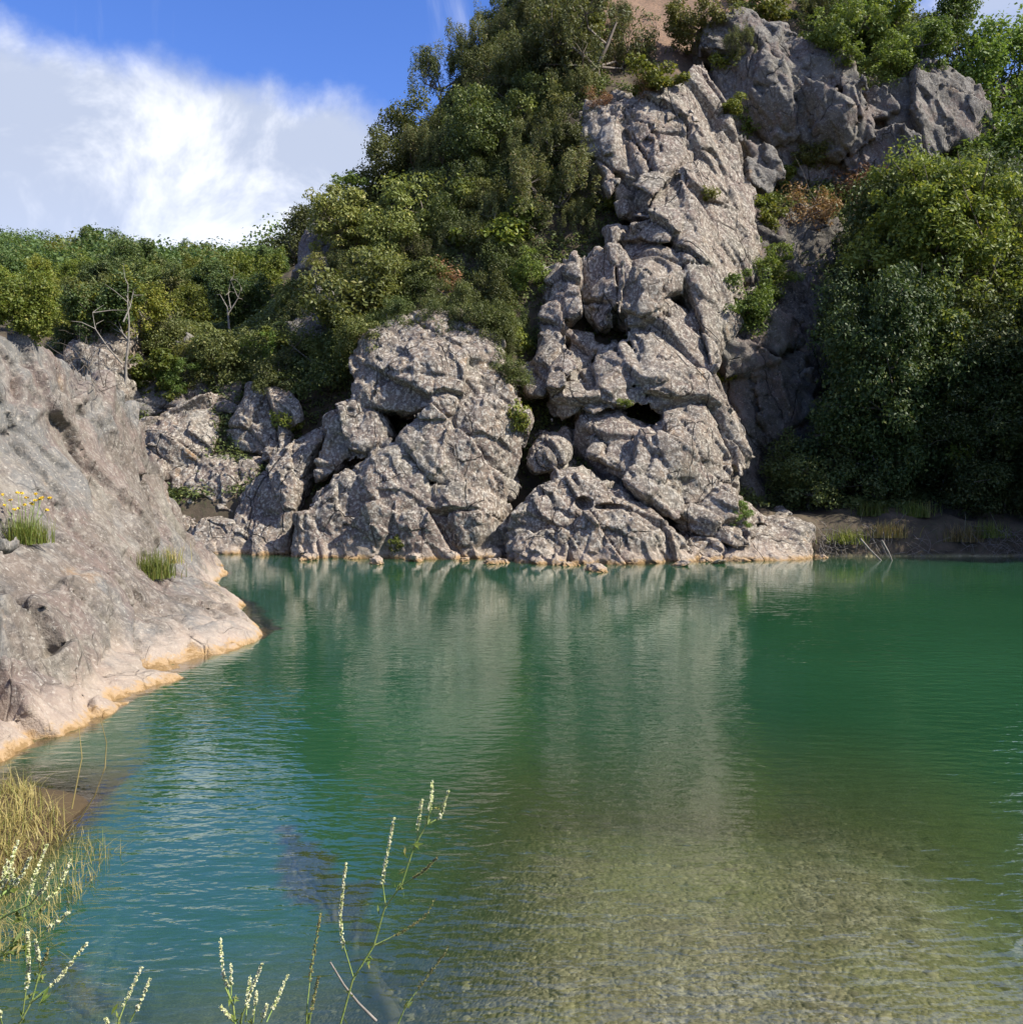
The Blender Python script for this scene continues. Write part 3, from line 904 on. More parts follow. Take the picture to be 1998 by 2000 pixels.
for k, (lab, pts) in enumerate([
    ('flat tan shelf rock at the left end of the far waterline', [(334, 1056, 30.4), (377, 1036, 30.4), (435, 1042, 30), (440, 1078, 29.7), (340, 1082, 29.9)]),
    ('small rounded shelf rock at the far waterline, under the round-topped boulder', [(392, 1022, 30.5), (440, 1015, 30.4), (470, 1035, 30.1), (522, 1072, 29.7), (440, 1080, 29.6), (385, 1060, 30)]),
    ('square pale shelf rock at the far waterline, under the tilted block', [(480, 1022, 30.2), (508, 1011, 30.2), (562, 1010, 30), (560, 1036, 29.7), (524, 1076, 29.3), (480, 1074, 29.5)])]):
    rock('shelf_rock', lab, 'rock', [blk(pts, 1.4, True)], 0.04, seed=14 + k, facet=(0.07, 0.05, 0.03), crack=0.05, warp=0.08)
rock('boulder', 'squat boulder with a leafy sprig on it at the right foot of the cliff', 'boulder',
     [blk([(1328, 1002, 28.8), (1408, 970, 29.2), (1493, 998, 29.2), (1524, 1022, 29.1), (1440, 1052, 28.4), (1372, 1052, 28.2), (1335, 1030, 28.5)], 1.6),
      blk([(1345, 1045, 28.4), (1400, 1050, 28.2), (1420, 1092, 27.9), (1340, 1092, 28)], 1.4, True)], 0.045, seed=18)
rock('rock_slab', 'smooth grey sloping slab at the waterline between the cliff and the earth bank', 'rock',
     [blk([(1440, 1058, 28.4), (1490, 1030, 29), (1560, 1005, 29.8), (1590, 1030, 29.4), (1575, 1090, 28), (1410, 1092, 27.8)], 2, True)], 0.05, seed=19, facet=(0.08, 0.05, 0.03), crack=0.06)
rock('rock_slab', 'grey slab with bare twigs in front of it, rising behind the foreground outcrop', 'rock',
     [blk([(92, 676, 34), (181, 615, 34.8), (234, 602, 35), (258, 659, 34.4), (243, 782, 33), (203, 840, 32.4), (160, 808, 32.8), (118, 728, 33.4), (190, 720, 33)], 2.5)], 0.06, 'cliff', seed=20)
rock('rock_ledge', 'shaded rock ledge under the shrubs behind the orange-stained boulder', 'rock',
     [blk([(258, 715, 35), (330, 672, 35.4), (460, 690, 35), (470, 790, 33.8), (400, 800, 33.5), (262, 800, 33.8)], 2.5)], 0.07, 'crag', seed=21, warp=0.35)

# the foreground outcrop on the left
H_ = [
    blk([(-260, 640, 13), (-60, 620, 15.5), (60, 668, 17), (105, 700, 17.8), (152, 800, 19), (176, 872, 20), (100, 900, 17), (-100, 900, 14)], 4, shrink=1.0, up=-0.6),
    blk([(-300, 900, 12), (0, 860, 15.4), (100, 850, 17), (176, 872, 19.5), (250, 972, 21), (312, 1062, 22.5), (345, 1095, 21), (300, 1130, 17.5), (150, 1060, 15.3), (0, 1000, 13.6), (-300, 1050, 11)], 4, shrink=1.0, up=-1.0),
    blk([(-400, 1100, 9.5), (0, 1010, 13.4), (150, 1065, 15), (300, 1140, 16.8), (290, 1200, 15.6), (240, 1300, 13.6), (100, 1330, 12), (-100, 1390, 10.2), (-350, 1480, 8.7)], 4, shrink=1.0, up=-1.2),
    # the smooth tongue at the waterline
    blk([(270, 1180, 16.2), (345, 1105, 19), (380, 1118, 19), (430, 1170, 17.6), (474, 1232, 16.4), (482, 1256, 15.9), (400, 1312, 14.1), (232, 1388, 12.1), (120, 1350, 12.2), (190, 1280, 13.6), (330, 1200, 15.5)], 2.5, True, shrink=1.0, up=-0.8),
    blk([(60, 1330, 11.6), (150, 1290, 13), (222, 1392, 11.95), (150, 1422, 11.2), (60, 1436, 10.9), (50, 1390, 11)], 1.8, True, shrink=1.0, up=-0.3),
    blk([(-60, 1340, 10.6), (40, 1350, 11.2), (62, 1430, 10.75), (0, 1500, 9.6), (-140, 1560, 8.6), (-160, 1430, 9.2)], 1.8, True, shrink=1.0, up=-0.3),
    blk([(-300, 1000, 12.6), (120, 980, 16.2), (240, 1180, 15.6), (120, 1300, 12.9), (-120, 1400, 10.6), (-300, 1380, 9.6)], 4, shrink=1.0, up=-1.0),
    blk([(-320, 1150, 10.6), (60, 1150, 13.1), (130, 1320, 12.2), (20, 1410, 10.8), (-200, 1460, 9.4)], 3.5, shrink=1.0, up=-0.8),
    blk([(-260, 1180, 9.5), (-100, 1140, 10.6), (30, 1170, 12.2), (75, 1300, 11.5), (20, 1420, 10.6), (-120, 1480, 9.3), (-10, 1300, 10.75)], 3, shrink=1.0, up=-0.3),
    blk([(-100, 740, 14.8), (60, 735, 16.8), (125, 775, 18.2), (172, 868, 19.4), (200, 935, 19.6), (120, 970, 17.2), (-50, 950, 14.2)], 4.5, shrink=1.0, up=-1.2),
    # a rounded slab lying on the slope
    blk([(92, 892, 16.9), (180, 915, 18.1), (262, 982, 19.4), (316, 1050, 20.4), (288, 1088, 18.6), (200, 1075, 16.8), (120, 1000, 16.1), (190, 990, 17.0)], 1.6, shrink=1.0, up=-0.5),
    # its far end behind
    blk([(240, 985, 23), (312, 1056, 25), (345, 1088, 27.5), (330, 1098, 24), (300, 1075, 22), (200, 960, 21)], 2, True, shrink=1.0, up=-0.6),
]
H_ = [np.vstack([b, np.array([[b[:, 0].min() - 1.5, b[:, 1].mean(), -1.3], [b[:, 0].mean(), b[:, 1].mean(), -1.3]])]) for b in H_]
rock('rock_outcrop', 'large smooth outcrop filling the left foreground, pinkish with blue-grey patches and a tan waterline', 'rock', H_, 0.06, 'outcrop', seed=22,
     facet=(0.17, 0.085, 0.035), scale=(1.8, 0.75, 0.3), crack=0.1, warp=0.12, rough=0.05, rnd=12, blend=0.22, aniso=(1, 0.6, 0.5), grow=0.08, groove=0.0, gw=0.3, pitk=0.35)

# a few loose stones along the far waterline
stone_me = [rock_mesh('stone', [blk([(950, 1000, 28), (990, 985, 28), (1020, 1005, 27.9), (1010, 1025, 27.8), (960, 1025, 27.8)], 0.5)], 0.03, MAT['rock'], seed=30 + k,
                      facet=(0.07, 0.04, 0.02), scale=(0.6, 0.3, 0.15), warp=0.08, crack=0, rough=0.03) for k in range(2)]
for me in stone_me:
    c_ = np.empty(len(me.vertices) * 3, np.float32)
    me.vertices.foreach_get('co', c_)
    c_ = c_.reshape(-1, 3)
    c_ -= c_.mean(axis=0)
    me.vertices.foreach_set('co', c_.ravel())
    me.update()
SR = random.Random(9)
for px, py in [(545, 1082), (600, 1094), (690, 1096), (735, 1098), (815, 1098), (905, 1100), (960, 1098), (985, 1100), (1120, 1110), (1165, 1112), (1330, 1102), (1375, 1098), (1400, 1100), (1450, 1096),
               (1605, 1094)]:
    o = obj('stone', SR.choice(stone_me), None, at_z(px, py, SR.uniform(-0.08, 0.06)))
    s_ = SR.uniform(0.35, 0.9)
    o.scale = (s_ * SR.uniform(0.8, 1.4), s_, s_ * SR.uniform(0.6, 0.9))
    o.rotation_euler = (SR.uniform(-0.4, 0.4), SR.uniform(-0.4, 0.4), SR.uniform(0, 6.3))
    tag(o, 'small loose stone half out of the water along the far waterline', 'stone', 'loose stones along the far waterline')

# ------------------------------------------------------------------ a tree over everything solid, for standing plants on it
BV = []
for o in SOLID:
    me = o.data
    n = len(me.vertices)
    co = np.empty(n * 3, np.float32)
    me.vertices.foreach_get('co', co)
    ix = np.empty(len(me.loops), np.int32)
    me.loops.foreach_get('vertex_index', ix)
    if o is ground:
        cc = co.reshape(-1, 3)
        qq = ix.reshape(-1, 4)
        keep = (np.abs(cc[qq[:, 0], 0]) < 140) & (cc[qq[:, 0], 1] < 200) & (cc[qq[:, 0], 1] > -5)
        ix = qq[keep].ravel()
    BV.append((o, BVHTree.FromPolygons(co.reshape(-1, 3).tolist(), ix.reshape(-1, 4).tolist())))
print('bvh', round(time.time() - T0, 1))


def hit(px, py):
    d = Vector(ray(px, py)).normalized()
    best = None
    for o, b in BV:
        h = b.ray_cast(Vector(CAM), d)
        if h[0] is not None and (best is None or h[3] < best[3]):
            best = h
    return best


def drop(x, y, z0=40.0):
    best = None
    for o, b in BV:
        h = b.ray_cast(Vector((x, y, z0)), Vector((0, 0, -1)))
        if h[0] is not None and (best is None or h[0].z > best):
            best = h[0].z
    return best if best is not None else 0.0


# ------------------------------------------------------------------ water
wx = axis(-40, 40, -10, 17, 0.085)
wy = axis(-8, 40, 3.5, 31.5, 0.085)
WX, WY = np.meshgrid(wx, wy, indexing='ij')
DEP = -height(WX, WY)
for o, b in BV[1:]:
    bb = [Vector(c) for c in o.bound_box]
    x0, x1 = min(c.x for c in bb), max(c.x for c in bb)
    y0, y1 = min(c.y for c in bb), max(c.y for c in bb)
    if min(c.z for c in bb) > 0.3:
        continue
    for i in np.where((wx > x0) & (wx < x1))[0]:
        for j in np.where((wy > y0) & (wy < y1))[0]:
            h = b.ray_cast(Vector((wx[i], wy[j], 0.0)), Vector((0, 0, -1)), 4.0)
            if h[0] is not None:
                # a hit from inside (facing down) means the point lies under rock
                DEP[i, j] = min(DEP[i, j], h[3] if h[1].z > 0 else 0.0)
V = np.stack([WX, WY, np.zeros_like(WX)], -1).reshape(-1, 3)
ni, nj = WX.shape
ii = np.arange(ni * nj).reshape(ni, nj)
F = np.stack([ii[:-1, :-1], ii[1:, :-1], ii[1:, 1:], ii[:-1, 1:]], -1).reshape(-1, 4)
wm = mesh_from('water', V, F, MAT['water'])
att = wm.attributes.new('depth', 'FLOAT', 'POINT')
att.data.foreach_set('value', np.clip(DEP, 0, 4).astype(np.float32).ravel())
water = obj('water', wm)
tag(water, kind='structure')
print('water', round(time.time() - T0, 1))


# stones lying on the bed of the shallows
t = NT('pebble_stone')
isl_ = t.n('ShaderNodeNewGeometry').outputs['Random Per Island']
b_ = t.n('ShaderNodeBsdfPrincipled')
t.set(b_.inputs['Base Color'], t.mix(t.ramp(isl_, 0.1, 0.95), (0.12, 0.1, 0.055), (0.7, 0.62, 0.36)))
b_.inputs['Roughness'].default_value = 0.85
MAT['pebble'] = t.done(b_)
rg = np.random.default_rng(64)
bm = bmesh.new()
bmesh.ops.create_icosphere(bm, subdivisions=2, radius=1.0)
SV = np.array([v.co[:] for v in bm.verts])
SF = np.array([[v.index for v in f.verts] for f in bm.faces])
bm.free()
VV, FF = [], []
for k in range(1300):
    x, y = rg.uniform(-1.6, 5.2), 4.4 + 4.6 * rg.random() ** 1.2
    r_ = 0.01 + 0.03 * rg.random() ** 4
    a = rg.random() * 6.28
    P = SV * (1 + 0.16 * fbm(SV * 1.1 + k * 3.1, 2)[:, None]) * r_ * np.array([rg.uniform(0.9, 1.7), rg.uniform(0.8, 1.2), rg.uniform(0.4, 0.7)])
    P = np.stack([P[:, 0] * math.cos(a) - P[:, 1] * math.sin(a), P[:, 0] * math.sin(a) + P[:, 1] * math.cos(a), P[:, 2]], 1)
    VV.append(P + np.array([x, y, float(height(np.array([x]), np.array([y]))[0]) + r_ * 0.15]))
    FF.append(SF + k * len(SV))
tag(obj('gravel', mesh_from('gravel', np.vstack(VV), np.vstack(FF), MAT['pebble'])), 'rounded pebbles and stones lying on the bed of the clear shallows', 'gravel', None, 'stuff')

# ------------------------------------------------------------------ plants
def tubes(lines, sides=5):
    """lines: list of (points, radii) -> verts, quads"""
    VV, FF, off = [], [], 0
    for pts, rad in lines:
        pts = np.asarray(pts, float)
        rad = np.broadcast_to(np.asarray(rad, float), (len(pts),))
        tan = np.gradient(pts, axis=0)
        tan /= np.linalg.norm(tan, axis=1)[:, None] + 1e-9
        ref = np.where(np.abs(tan[:, 2:3]) > 0.9, np.array([[1.0, 0, 0]]), np.array([[0, 0, 1.0]]))
        a = np.cross(tan, ref)
        a /= np.linalg.norm(a, axis=1)[:, None] + 1e-9
        b = np.cross(tan, a)
        ang = np.arange(sides) * 2 * math.pi / sides
        ring = pts[:, None] + rad[:, None, None] * (np.cos(ang)[None, :, None] * a[:, None] + np.sin(ang)[None, :, None] * b[:, None])
        VV.append(ring.reshape(-1, 3))
        m = len(pts)
        i = np.arange(m - 1)[:, None] * sides
        j = np.arange(sides)[None]
        FF.append(np.stack([i + j, i + (j + 1) % sides, i + sides + (j + 1) % sides, i + sides + j], -1).reshape(-1, 4) + off)
        off += m * sides
    return np.vstack(VV), np.vstack(FF)


def leaves(C, r, n, ll, lw, rng, up=0.5, flat=1.0, shell=0.55):
    """n leaves round each clump centre C (radius r): small kite-shaped faces"""
    M = len(C)
    N = M * n
    d = rng.normal(size=(N, 3))
    d /= np.linalg.norm(d, axis=1)[:, None]
    rad = np.repeat(r, n) * (shell + (1 - shell) * rng.random(N) ** 0.6) * (0.75 + 0.5 * rng.random(N))
    p = np.repeat(C, n, axis=0) + d * rad[:, None] * np.array([1, 1, flat])
    nrm = d * 0.7 + rng.normal(size=(N, 3)) * 0.55 + np.array([0, 0, up])
    nrm /= np.linalg.norm(nrm, axis=1)[:, None]
    t = rng.normal(size=(N, 3))
    t -= nrm * np.einsum('ij,ij->i', t, nrm)[:, None]
    t /= np.linalg.norm(t, axis=1)[:, None]
    b = np.cross(nrm, t)
    s = (0.65 + 0.7 * rng.random(N))[:, None]
    L, W = t * ll * s * 0.5, b * lw * s * 0.5
    Vv = np.stack([p - L, p + W - L * 0.1 + nrm * lw * 0.12, p + L, p - W - L * 0.1 + nrm * lw * 0.12], 1).reshape(-1, 3)
    return Vv, np.arange(N * 4).reshape(-1, 4)


def crown_points(rng, W, H, lobes, per, r0, base=0.15, taper=0.0, lobe=1.0):
    """clump centres on a handful of lobes spread through an uneven crown"""
    C, rr, LC = [], [], []
    for k in range(lobes):
        a = rng.random() * 2 * math.pi
        u = rng.random()
        zz = base + (1 - base) * (0.04 + 0.86 * rng.random())
        prof = math.sqrt(max(0.05, 1 - ((zz - 0.5) / 0.62) ** 2)) * (1 - taper * zz)
        rad = 0.5 * W * prof * (0.3 + 0.45 * math.sqrt(u))
        c = np.array([math.cos(a) * rad, math.sin(a) * rad, zz * H * 0.9])
        lr = (0.16 + 0.1 * rng.random()) * min(W, H * 1.15) * lobe
        LC.append(c)
        d = rng.normal(size=(per, 3))
        d[:, 2] = d[:, 2] * 0.9 + 0.25
        d /= np.linalg.norm(d, axis=1)[:, None]
        q = c + d * (lr * (0.55 + 0.6 * rng.random(per)))[:, None]
        C.append(q)
        rr.append(r0 * (0.6 + 0.8 * rng.random(per)))
    C, rr = np.vstack(C), np.concatenate(rr)
    ok = C[:, 2] > 0.04 * H
    return C[ok], rr[ok], np.array(LC)


def limbs(rng, LC, H, r, lean=0.1):
    out = []
    tops = LC[np.argsort(LC[:, 2])]
    root = np.array([0, 0, -0.15 * H])
    fork = np.array([rng.normal() * lean * H * 0.3, rng.normal() * lean * H * 0.3, 0.3 * H])
    hub = np.array([rng.normal() * lean * H * 0.5, rng.normal() * lean * H * 0.5, 0.62 * H])
    tr = np.array([root, root * 0.5 + fork * 0.5 + rng.normal(size=3) * 0.02 * H, fork, (fork + hub) / 2 + rng.normal(size=3) * 0.02 * H, hub])
    out.append((tr, np.array([1.15, 1.0, 0.8, 0.55, 0.3]) * r))
    for c in tops:
        s = fork if c[2] < 0.55 * H else (fork + hub) / 2
        m = (s + c) / 2 + rng.normal(size=3) * 0.05 * H + np.array([0, 0, -0.02 * H])
        out.append((np.array([s, m, c, c + (c - m) * 0.5]), np.array([0.45, 0.3, 0.16, 0.04]) * r))
    return out


PROTO = {}


def plant_proto(key, leaf, W, H, lobes, per, n, r0, ll, lw, seed, base=0.05, up=0.5, flat=1.0, tr=None, feather=False, bark='bark', taper=0.0, lobe=1.0):
    rng = np.random.default_rng(seed)
    C, rr, LC = crown_points(rng, W, H, lobes, per, r0, base, taper, lobe)
    if feather:           # upright sprays
        C2 = []
        for c in C:
            h = (0.35 + 0.4 * rng.random()) * r0 * 3
            C2 += [c + np.array([rng.normal() * 0.03, rng.normal() * 0.03, k * h / 3]) for k in range(4)]
        C = np.array(C2)
        rr = np.repeat(rr * 0.5, 4)
    Vv, F = leaves(C, rr, n, ll, lw, rng, up, flat)
    cm = mesh_from(key + '_crown', Vv, F, MAT[leaf], False)
    L = limbs(rng, LC, H, tr or 0.025 * H)
    for c in C[rng.permutation(len(C))[:min(len(C), 45)]]:
        k = LC[np.argmin(np.linalg.norm(LC - c, axis=1))]
        L.append((np.array([k, (k + c) / 2 + rng.normal(size=3) * 0.03 * H, c]), np.array([0.14, 0.09, 0.03]) * (tr or 0.025 * H)))
    tv, tf = tubes(L, 5)
    tm = mesh_from(key + '_trunk', tv, tf, MAT[bark])
    PROTO.setdefault(key, []).append((cm, tm, W, H))


for s in range(3):
    plant_proto('oak', 'oak', 3.0, 2.7, 11, 8, 130, 0.33, 0.1, 0.055, 100 + s)
    plant_proto('olive', 'olive', 2.6, 2.3, 9, 8, 120, 0.3, 0.1, 0.055, 110 + s, up=0.7, flat=0.7)
    plant_proto('heath', 'heath', 2.6, 2.5, 9, 8, 42, 0.26, 0.085, 0.024, 130 + s, feather=True)
for s in range(2):
    plant_proto('lime', 'lime', 1.5, 1.3, 6, 6, 95, 0.22, 0.105, 0.06, 120 + s, up=0.8, flat=0.55)
    plant_proto('fresh', 'fresh', 2.6, 2.6, 9, 8, 110, 0.3, 0.12, 0.065, 140 + s, up=0.6, flat=0.7)
    plant_proto('dry', 'dry', 1.4, 1.1, 6, 6, 50, 0.22, 0.09, 0.03, 150 + s, bark='dead')
    plant_proto('tuft', 'lime', 0.7, 0.6, 4, 5, 60, 0.13, 0.09, 0.04, 160 + s)
    plant_proto('tree', 'wood_far', 5.0, 5.2, 15, 9, 110, 0.5, 0.2, 0.12, 170 + s, base=0.2, tr=0.11)
    plant_proto('limetree', 'lime', 4.6, 4.4, 14, 9, 110, 0.45, 0.18, 0.11, 180 + s, base=0.2, tr=0.09)
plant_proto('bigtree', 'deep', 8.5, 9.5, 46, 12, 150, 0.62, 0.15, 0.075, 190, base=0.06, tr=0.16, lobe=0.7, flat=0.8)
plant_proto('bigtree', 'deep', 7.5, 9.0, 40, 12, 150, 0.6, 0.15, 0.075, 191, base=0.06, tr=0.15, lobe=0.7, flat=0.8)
plant_proto('bigolive', 'bay', 7.5, 8.5, 40, 12, 150, 0.55, 0.14, 0.072, 192, base=0.08, tr=0.15, lobe=0.7, flat=0.8)
plant_proto('biglime', 'biglime', 8.8, 11.6, 74, 9, 115, 0.46, 0.16, 0.08, 195, base=0.02, tr=0.16, taper=0.5, lobe=0.55, flat=0.8)
plant_proto('poplar', 'fresh', 4.2, 9.0, 22, 11, 65, 0.48, 0.18, 0.11, 193, base=0.15, tr=0.12)
plant_proto('poplar', 'fresh', 3.6, 8.0, 18, 11, 60, 0.46, 0.18, 0.11, 194, base=0.15, tr=0.12)
print('protos', round(time.time() - T0, 1))

PRNG = random.Random(21)
COUNT = {}


def plant(key, name, label, cat, loc, s=1.0, group=None, sx=1.0, parts=('foliage', 'stem'), var=None, tilt=0.0, rz=None):
    pr = PROTO[key]
    k = var if var is not None else PRNG.randrange(len(pr))
    cm, tm, W, H = pr[k % len(pr)]
    o = empty(name, loc, PRNG.random() * 6.283 if rz is None else rz)
    o.scale = (s * sx, s * sx, s)
    o.rotation_euler.y = tilt
    tag(o, label, cat, group)
    obj(parts[0], cm, o)
    obj(parts[1], tm, o)
    return o


def bush(px, py, wpx, key, label, group=None, name='bush', cat='bush', hk=1.0, var=None, behind=0.0, **kw):
    """a bush whose visible foot is at (px, py) on the solid surface there, wpx wide in the photograph"""
    h = hit(px, py)
    while (h is None or h[0].y > 120) and py < 1090:
        py += 12
        h = hit(px, py)
    p = h[0] + Vector((0, behind, 0))
    W = PROTO[key][0][2]
    s = wpx * p.y / 2000 / W
    return plant(key, name, label, cat, (p.x, p.y + 0.12 * wpx * p.y / 2000, p.z - 0.14 * PROTO[key][0][3] * s), s * hk, group, 1 / hk, var=var, **kw)


# the bushes on the hill that can be told apart
KEY = [
    (565, 520, 150, 'oak', 'open dark bush sticking out furthest left on the skyline of the hill'),
    (650, 480, 180, 'olive', 'olive green bush on the left skyline, right above the purplish rock face'),
    (705, 400, 130, 'fresh', 'light green airy bush on the left skyline where the hill steepens'),
    (740, 330, 150, 'oak', 'dark round bush on the left skyline, a little above the airy light green one'),
    (800, 250, 160, 'oak', 'dark bush halfway up the left skyline of the hill'),
    (860, 170, 150, 'heath', 'feathery bush high on the left skyline of the hill'),
    (920, 100, 150, 'heath', 'feathery grey-green bush at the top of the left skyline, cut by the upper edge'),
    (840, 470, 190, 'olive', 'large yellowish olive bush in the middle of the slope, above the tallest boulder'),
    (770, 520, 150, 'olive', 'olive bush with flat leafy pads left of the middle of the slope'),
    (745, 600, 160, 'olive', 'olive bush with spreading pads just above the round sunlit bush'),
    (680, 700, 250, 'olive', 'large round sunlit olive bush left of the tallest boulder'),
    (620, 770, 170, 'oak', 'dark bush in shade below the large round sunlit bush'),
    (540, 700, 90, 'lime', 'bright yellow-green shrub left of the large round sunlit bush'),
    (530, 745, 80, 'lime', 'lower of the bright yellow-green shrubs left of the large round sunlit bush'),
    (640, 730, 100, 'olive', 'small olive bush drooping over the left shoulder of the tallest boulder'),
    (960, 480, 160, 'lime', 'yellow-green spreading shrub on the slope left of the cliff'),
    (890, 560, 110, 'dry', 'brownish dry shrub on the slope above the tallest boulder'),
    (1030, 570, 90, 'fresh', 'small light green tree-like shrub leaning out left of the cliff pillars'),
    (1010, 690, 60, 'tuft', 'yellowish tuft in the dark cleft right of the tallest boulder'),
    (1090, 460, 190, 'heath', 'grey-green feathery bush beside the left edge of the cliff'),
    (1080, 340, 160, 'heath', 'upright feathery bush left of the top of the cliff'),
    (1190, 410, 100, 'lime', 'bright green rounded shrub clinging to the left edge of the cliff'),
    (1175, 170, 280, 'heath', 'biggest feathery dark bush on the slope above the cliff'),
    (1290, 165, 110, 'lime', 'bright yellow-green shrub beside the bare reddish earth above the cliff'),
    (1260, 190, 70, 'dry', 'low dry shrub on the rim of the cliff top'),
    (1165, 205, 60, 'dry', 'pale dry tuft at the upper left corner of the cliff'),
    (1100, 120, 180, 'olive', 'olive bush left of the biggest feathery bush above the cliff'),
    (990, 180, 180, 'heath', 'greyish feathery bush high on the slope under the skyline'),
    (950, 320, 170, 'oak', 'dark bush in the shaded hollow of the upper slope'),
    (1000, 260, 150, 'olive', 'olive bush above the shaded hollow of the upper slope'),
    (1420, 130, 60, 'tuft', 'yellowish tuft where the tall slab meets the dark crag'),
    (1450, 110, 80, 'heath', 'small feathery bush on top of the left end of the dark crag'),
    (1370, 70, 130, 'olive', 'dark green bush right of the bare reddish earth at the top edge'),
    (1500, 35, 120, 'lime', 'yellow-green shrub at the top edge above the dark crag'),
    (1600, 70, 120, 'heath', 'feathery shrub on the rim above the dark crag'),
    (1660, 110, 130, 'fresh', 'fresh green shrub hanging over the rim of the dark crag'),
    (1740, 140, 200, 'fresh', 'large dense green tree-like bush on the hilltop above the right part of the crag'),
    (1700, 60, 190, 'oak', 'tall dark bush cut by the upper edge at the right end of the hilltop'),
    (1800, 110, 110, 'fresh', 'light green bush at the right end of the hilltop skyline'),
    (1475, 260, 90, 'fresh', 'bright green leafy sapling in the gully between the slab and the dark crag'),
    (1420, 215, 60, 'lime', 'narrow yellowish shrub along the upper edge of the gully beside the slab'),
    (1530, 360, 70, 'lime', 'pale green shrub under the dark crag at the head of the recess'),
    (1600, 350, 110, 'olive', 'rounded olive bush under the middle of the dark crag'),
    (1580, 430, 120, 'dry', 'rusty orange dry bracken lying across the upper recess'),
    (1660, 390, 120, 'dry', 'dark brown tangle of dry twigs under the dark crag'),
    (1505, 440, 55, 'tuft', 'small pale green tuft on the dark wall of the recess'),
    (1490, 400, 50, 'tuft', 'green tuft at the right edge of the tall slab'),
    (1500, 570, 120, 'fresh', 'pale sunlit leafy shrub on the ledge right of the cliff, upper one'),
    (1450, 640, 130, 'fresh', 'pale sunlit leafy shrub on the ledge right of the cliff, lower and wider one'),
    (1420, 740, 55, 'lime', 'yellow and orange tuft on the lower right edge of the cliff'),
    (1440, 1025, 60, 'fresh', 'bright leafy sprig growing on the squat boulder at the foot of the cliff'),
    (1220, 790, 30, 'tuft', 'tiny yellow tuft on the ledge across the lower cliff'),
    (1010, 830, 60, 'tuft', 'mossy yellowish tuft on the right shoulder of the tallest boulder'),
    (700, 895, 40, 'tuft', 'tiny green tuft in a crack of the lower tallest boulder'),
    (775, 1075, 36, 'tuft', 'tiny green tuft at the foot of the tallest boulder near the water'),
    (1385, 385, 40, 'tuft', 'tiny yellow tuft halfway down the tall slab'),
    (300, 770, 120, 'lime', 'low yellow-green shrub behind the orange-stained boulder'),
    (350, 760, 80, 'fresh', 'small fresh green shrub right behind the orange-stained boulder'),
    (560, 830, 60, 'tuft', 'small green tuft above the tilted block'),
    (500, 720, 80, 'fresh', 'pale green shrub on top of the upright grey block'),
    (110, 690, 70, 'oak', 'dark low bush at the top of the slab with bare twigs'),
    (400, 715, 120, 'olive', 'olive bush overhanging the shaded rock ledge'),
    (300, 690, 110, 'heath', 'grey feathery bush left on the shaded rock ledge'),
]
for (px, py, w, k, lab) in KEY:
    bush(px, py, w, k, lab, hk=0.85 if k in ('dry',) else 1.0)

# the rest of the thicket: bushes packed on the slope
ZONES = [
    # polygon, step px, kinds, label, group
    ([(560, 560), (700, 430), (860, 240), (960, 60), (1130, 40), (1120, 300), (1040, 480), (1000, 640), (860, 650), (720, 650), (620, 700)], 60,
     ['oak', 'oak', 'oak', 'heath', 'olive'], 'dark evergreen bush crowded among others on the overgrown slope left of the cliff', 'bushes crowding the slope left of the cliff'),
    ([(900, 560), (1010, 460), (1060, 470), (1045, 560), (1020, 760), (930, 650)], 50, ['oak', 'oak', 'heath'], 'dark bush in the shaded gully between the tallest boulder and the cliff pillars', 'bushes in the gully left of the cliff'),
    ([(1080, 160), (1150, 140), (1140, 330), (1190, 400), (1170, 450), (1060, 470)], 62, ['heath', 'olive', 'oak'], 'bush crowded along the left edge of the upper cliff', 'bushes along the left edge of the upper cliff'),
    ([(940, -20), (1180, -60), (1180, 20), (1000, 50)], 64, ['heath', 'heath', 'oak'], 'feathery bush at the very top of the hill, cut by the upper edge', 'bushes at the top of the hill'),
    ([(1120, 40), (1240, 30), (1240, 120), (1130, 130)], 70, ['heath', 'olive'], 'feathery bush crowded on the upper slope above the cliff', 'bushes on the upper slope above the cliff'),
    ([(1400, 10), (1560, 10), (1830, 60), (1830, 130), (1680, 130), (1560, 50)], 72, ['oak', 'fresh', 'heath'], 'bush among others along the hilltop above the dark crag', 'bushes along the hilltop above the dark crag'),
    ([(240, 660), (470, 640), (480, 700), (420, 760), (330, 740), (260, 740)], 84, ['oak', 'olive', 'fresh'], 'bush in the thicket behind the left end of the far shore', 'thicket behind the left end of the far shore'),
    ([(480, 640), (600, 620), (600, 760), (500, 780)], 62, ['oak', 'oak', 'olive'], 'dark shaded bush at the left foot of the overgrown hill', 'shaded bushes at the left foot of the hill'),
]


def inside(px, py, poly):
    c = False
    for k in range(len(poly)):
        x1, y1 = poly[k]
        x2, y2 = poly[k - 1]
        if (y1 > py) != (y2 > py) and px < (x2 - x1) * (py - y1) / (y2 - y1) + x1:
            c = not c
    return c


for poly, step, kinds, lab, grp in ZONES:
    xs = [p[0] for p in poly]
    ys = [p[1] for p in poly]
    py = min(ys)
    row = 0
    while py <= max(ys):
        px = min(xs) + (row % 2) * step / 2
        while px <= max(xs):
            qx, qy = px + PRNG.uniform(-0.3, 0.3) * step, py + PRNG.uniform(-0.3, 0.3) * step
            if inside(qx, qy, poly):
                k = PRNG.choice(kinds)
                bush(qx, qy + 40, step * PRNG.uniform(1.35, 2.1), k, lab, grp, behind=0.5)
            px += step
        py += step * 0.8
        row += 1

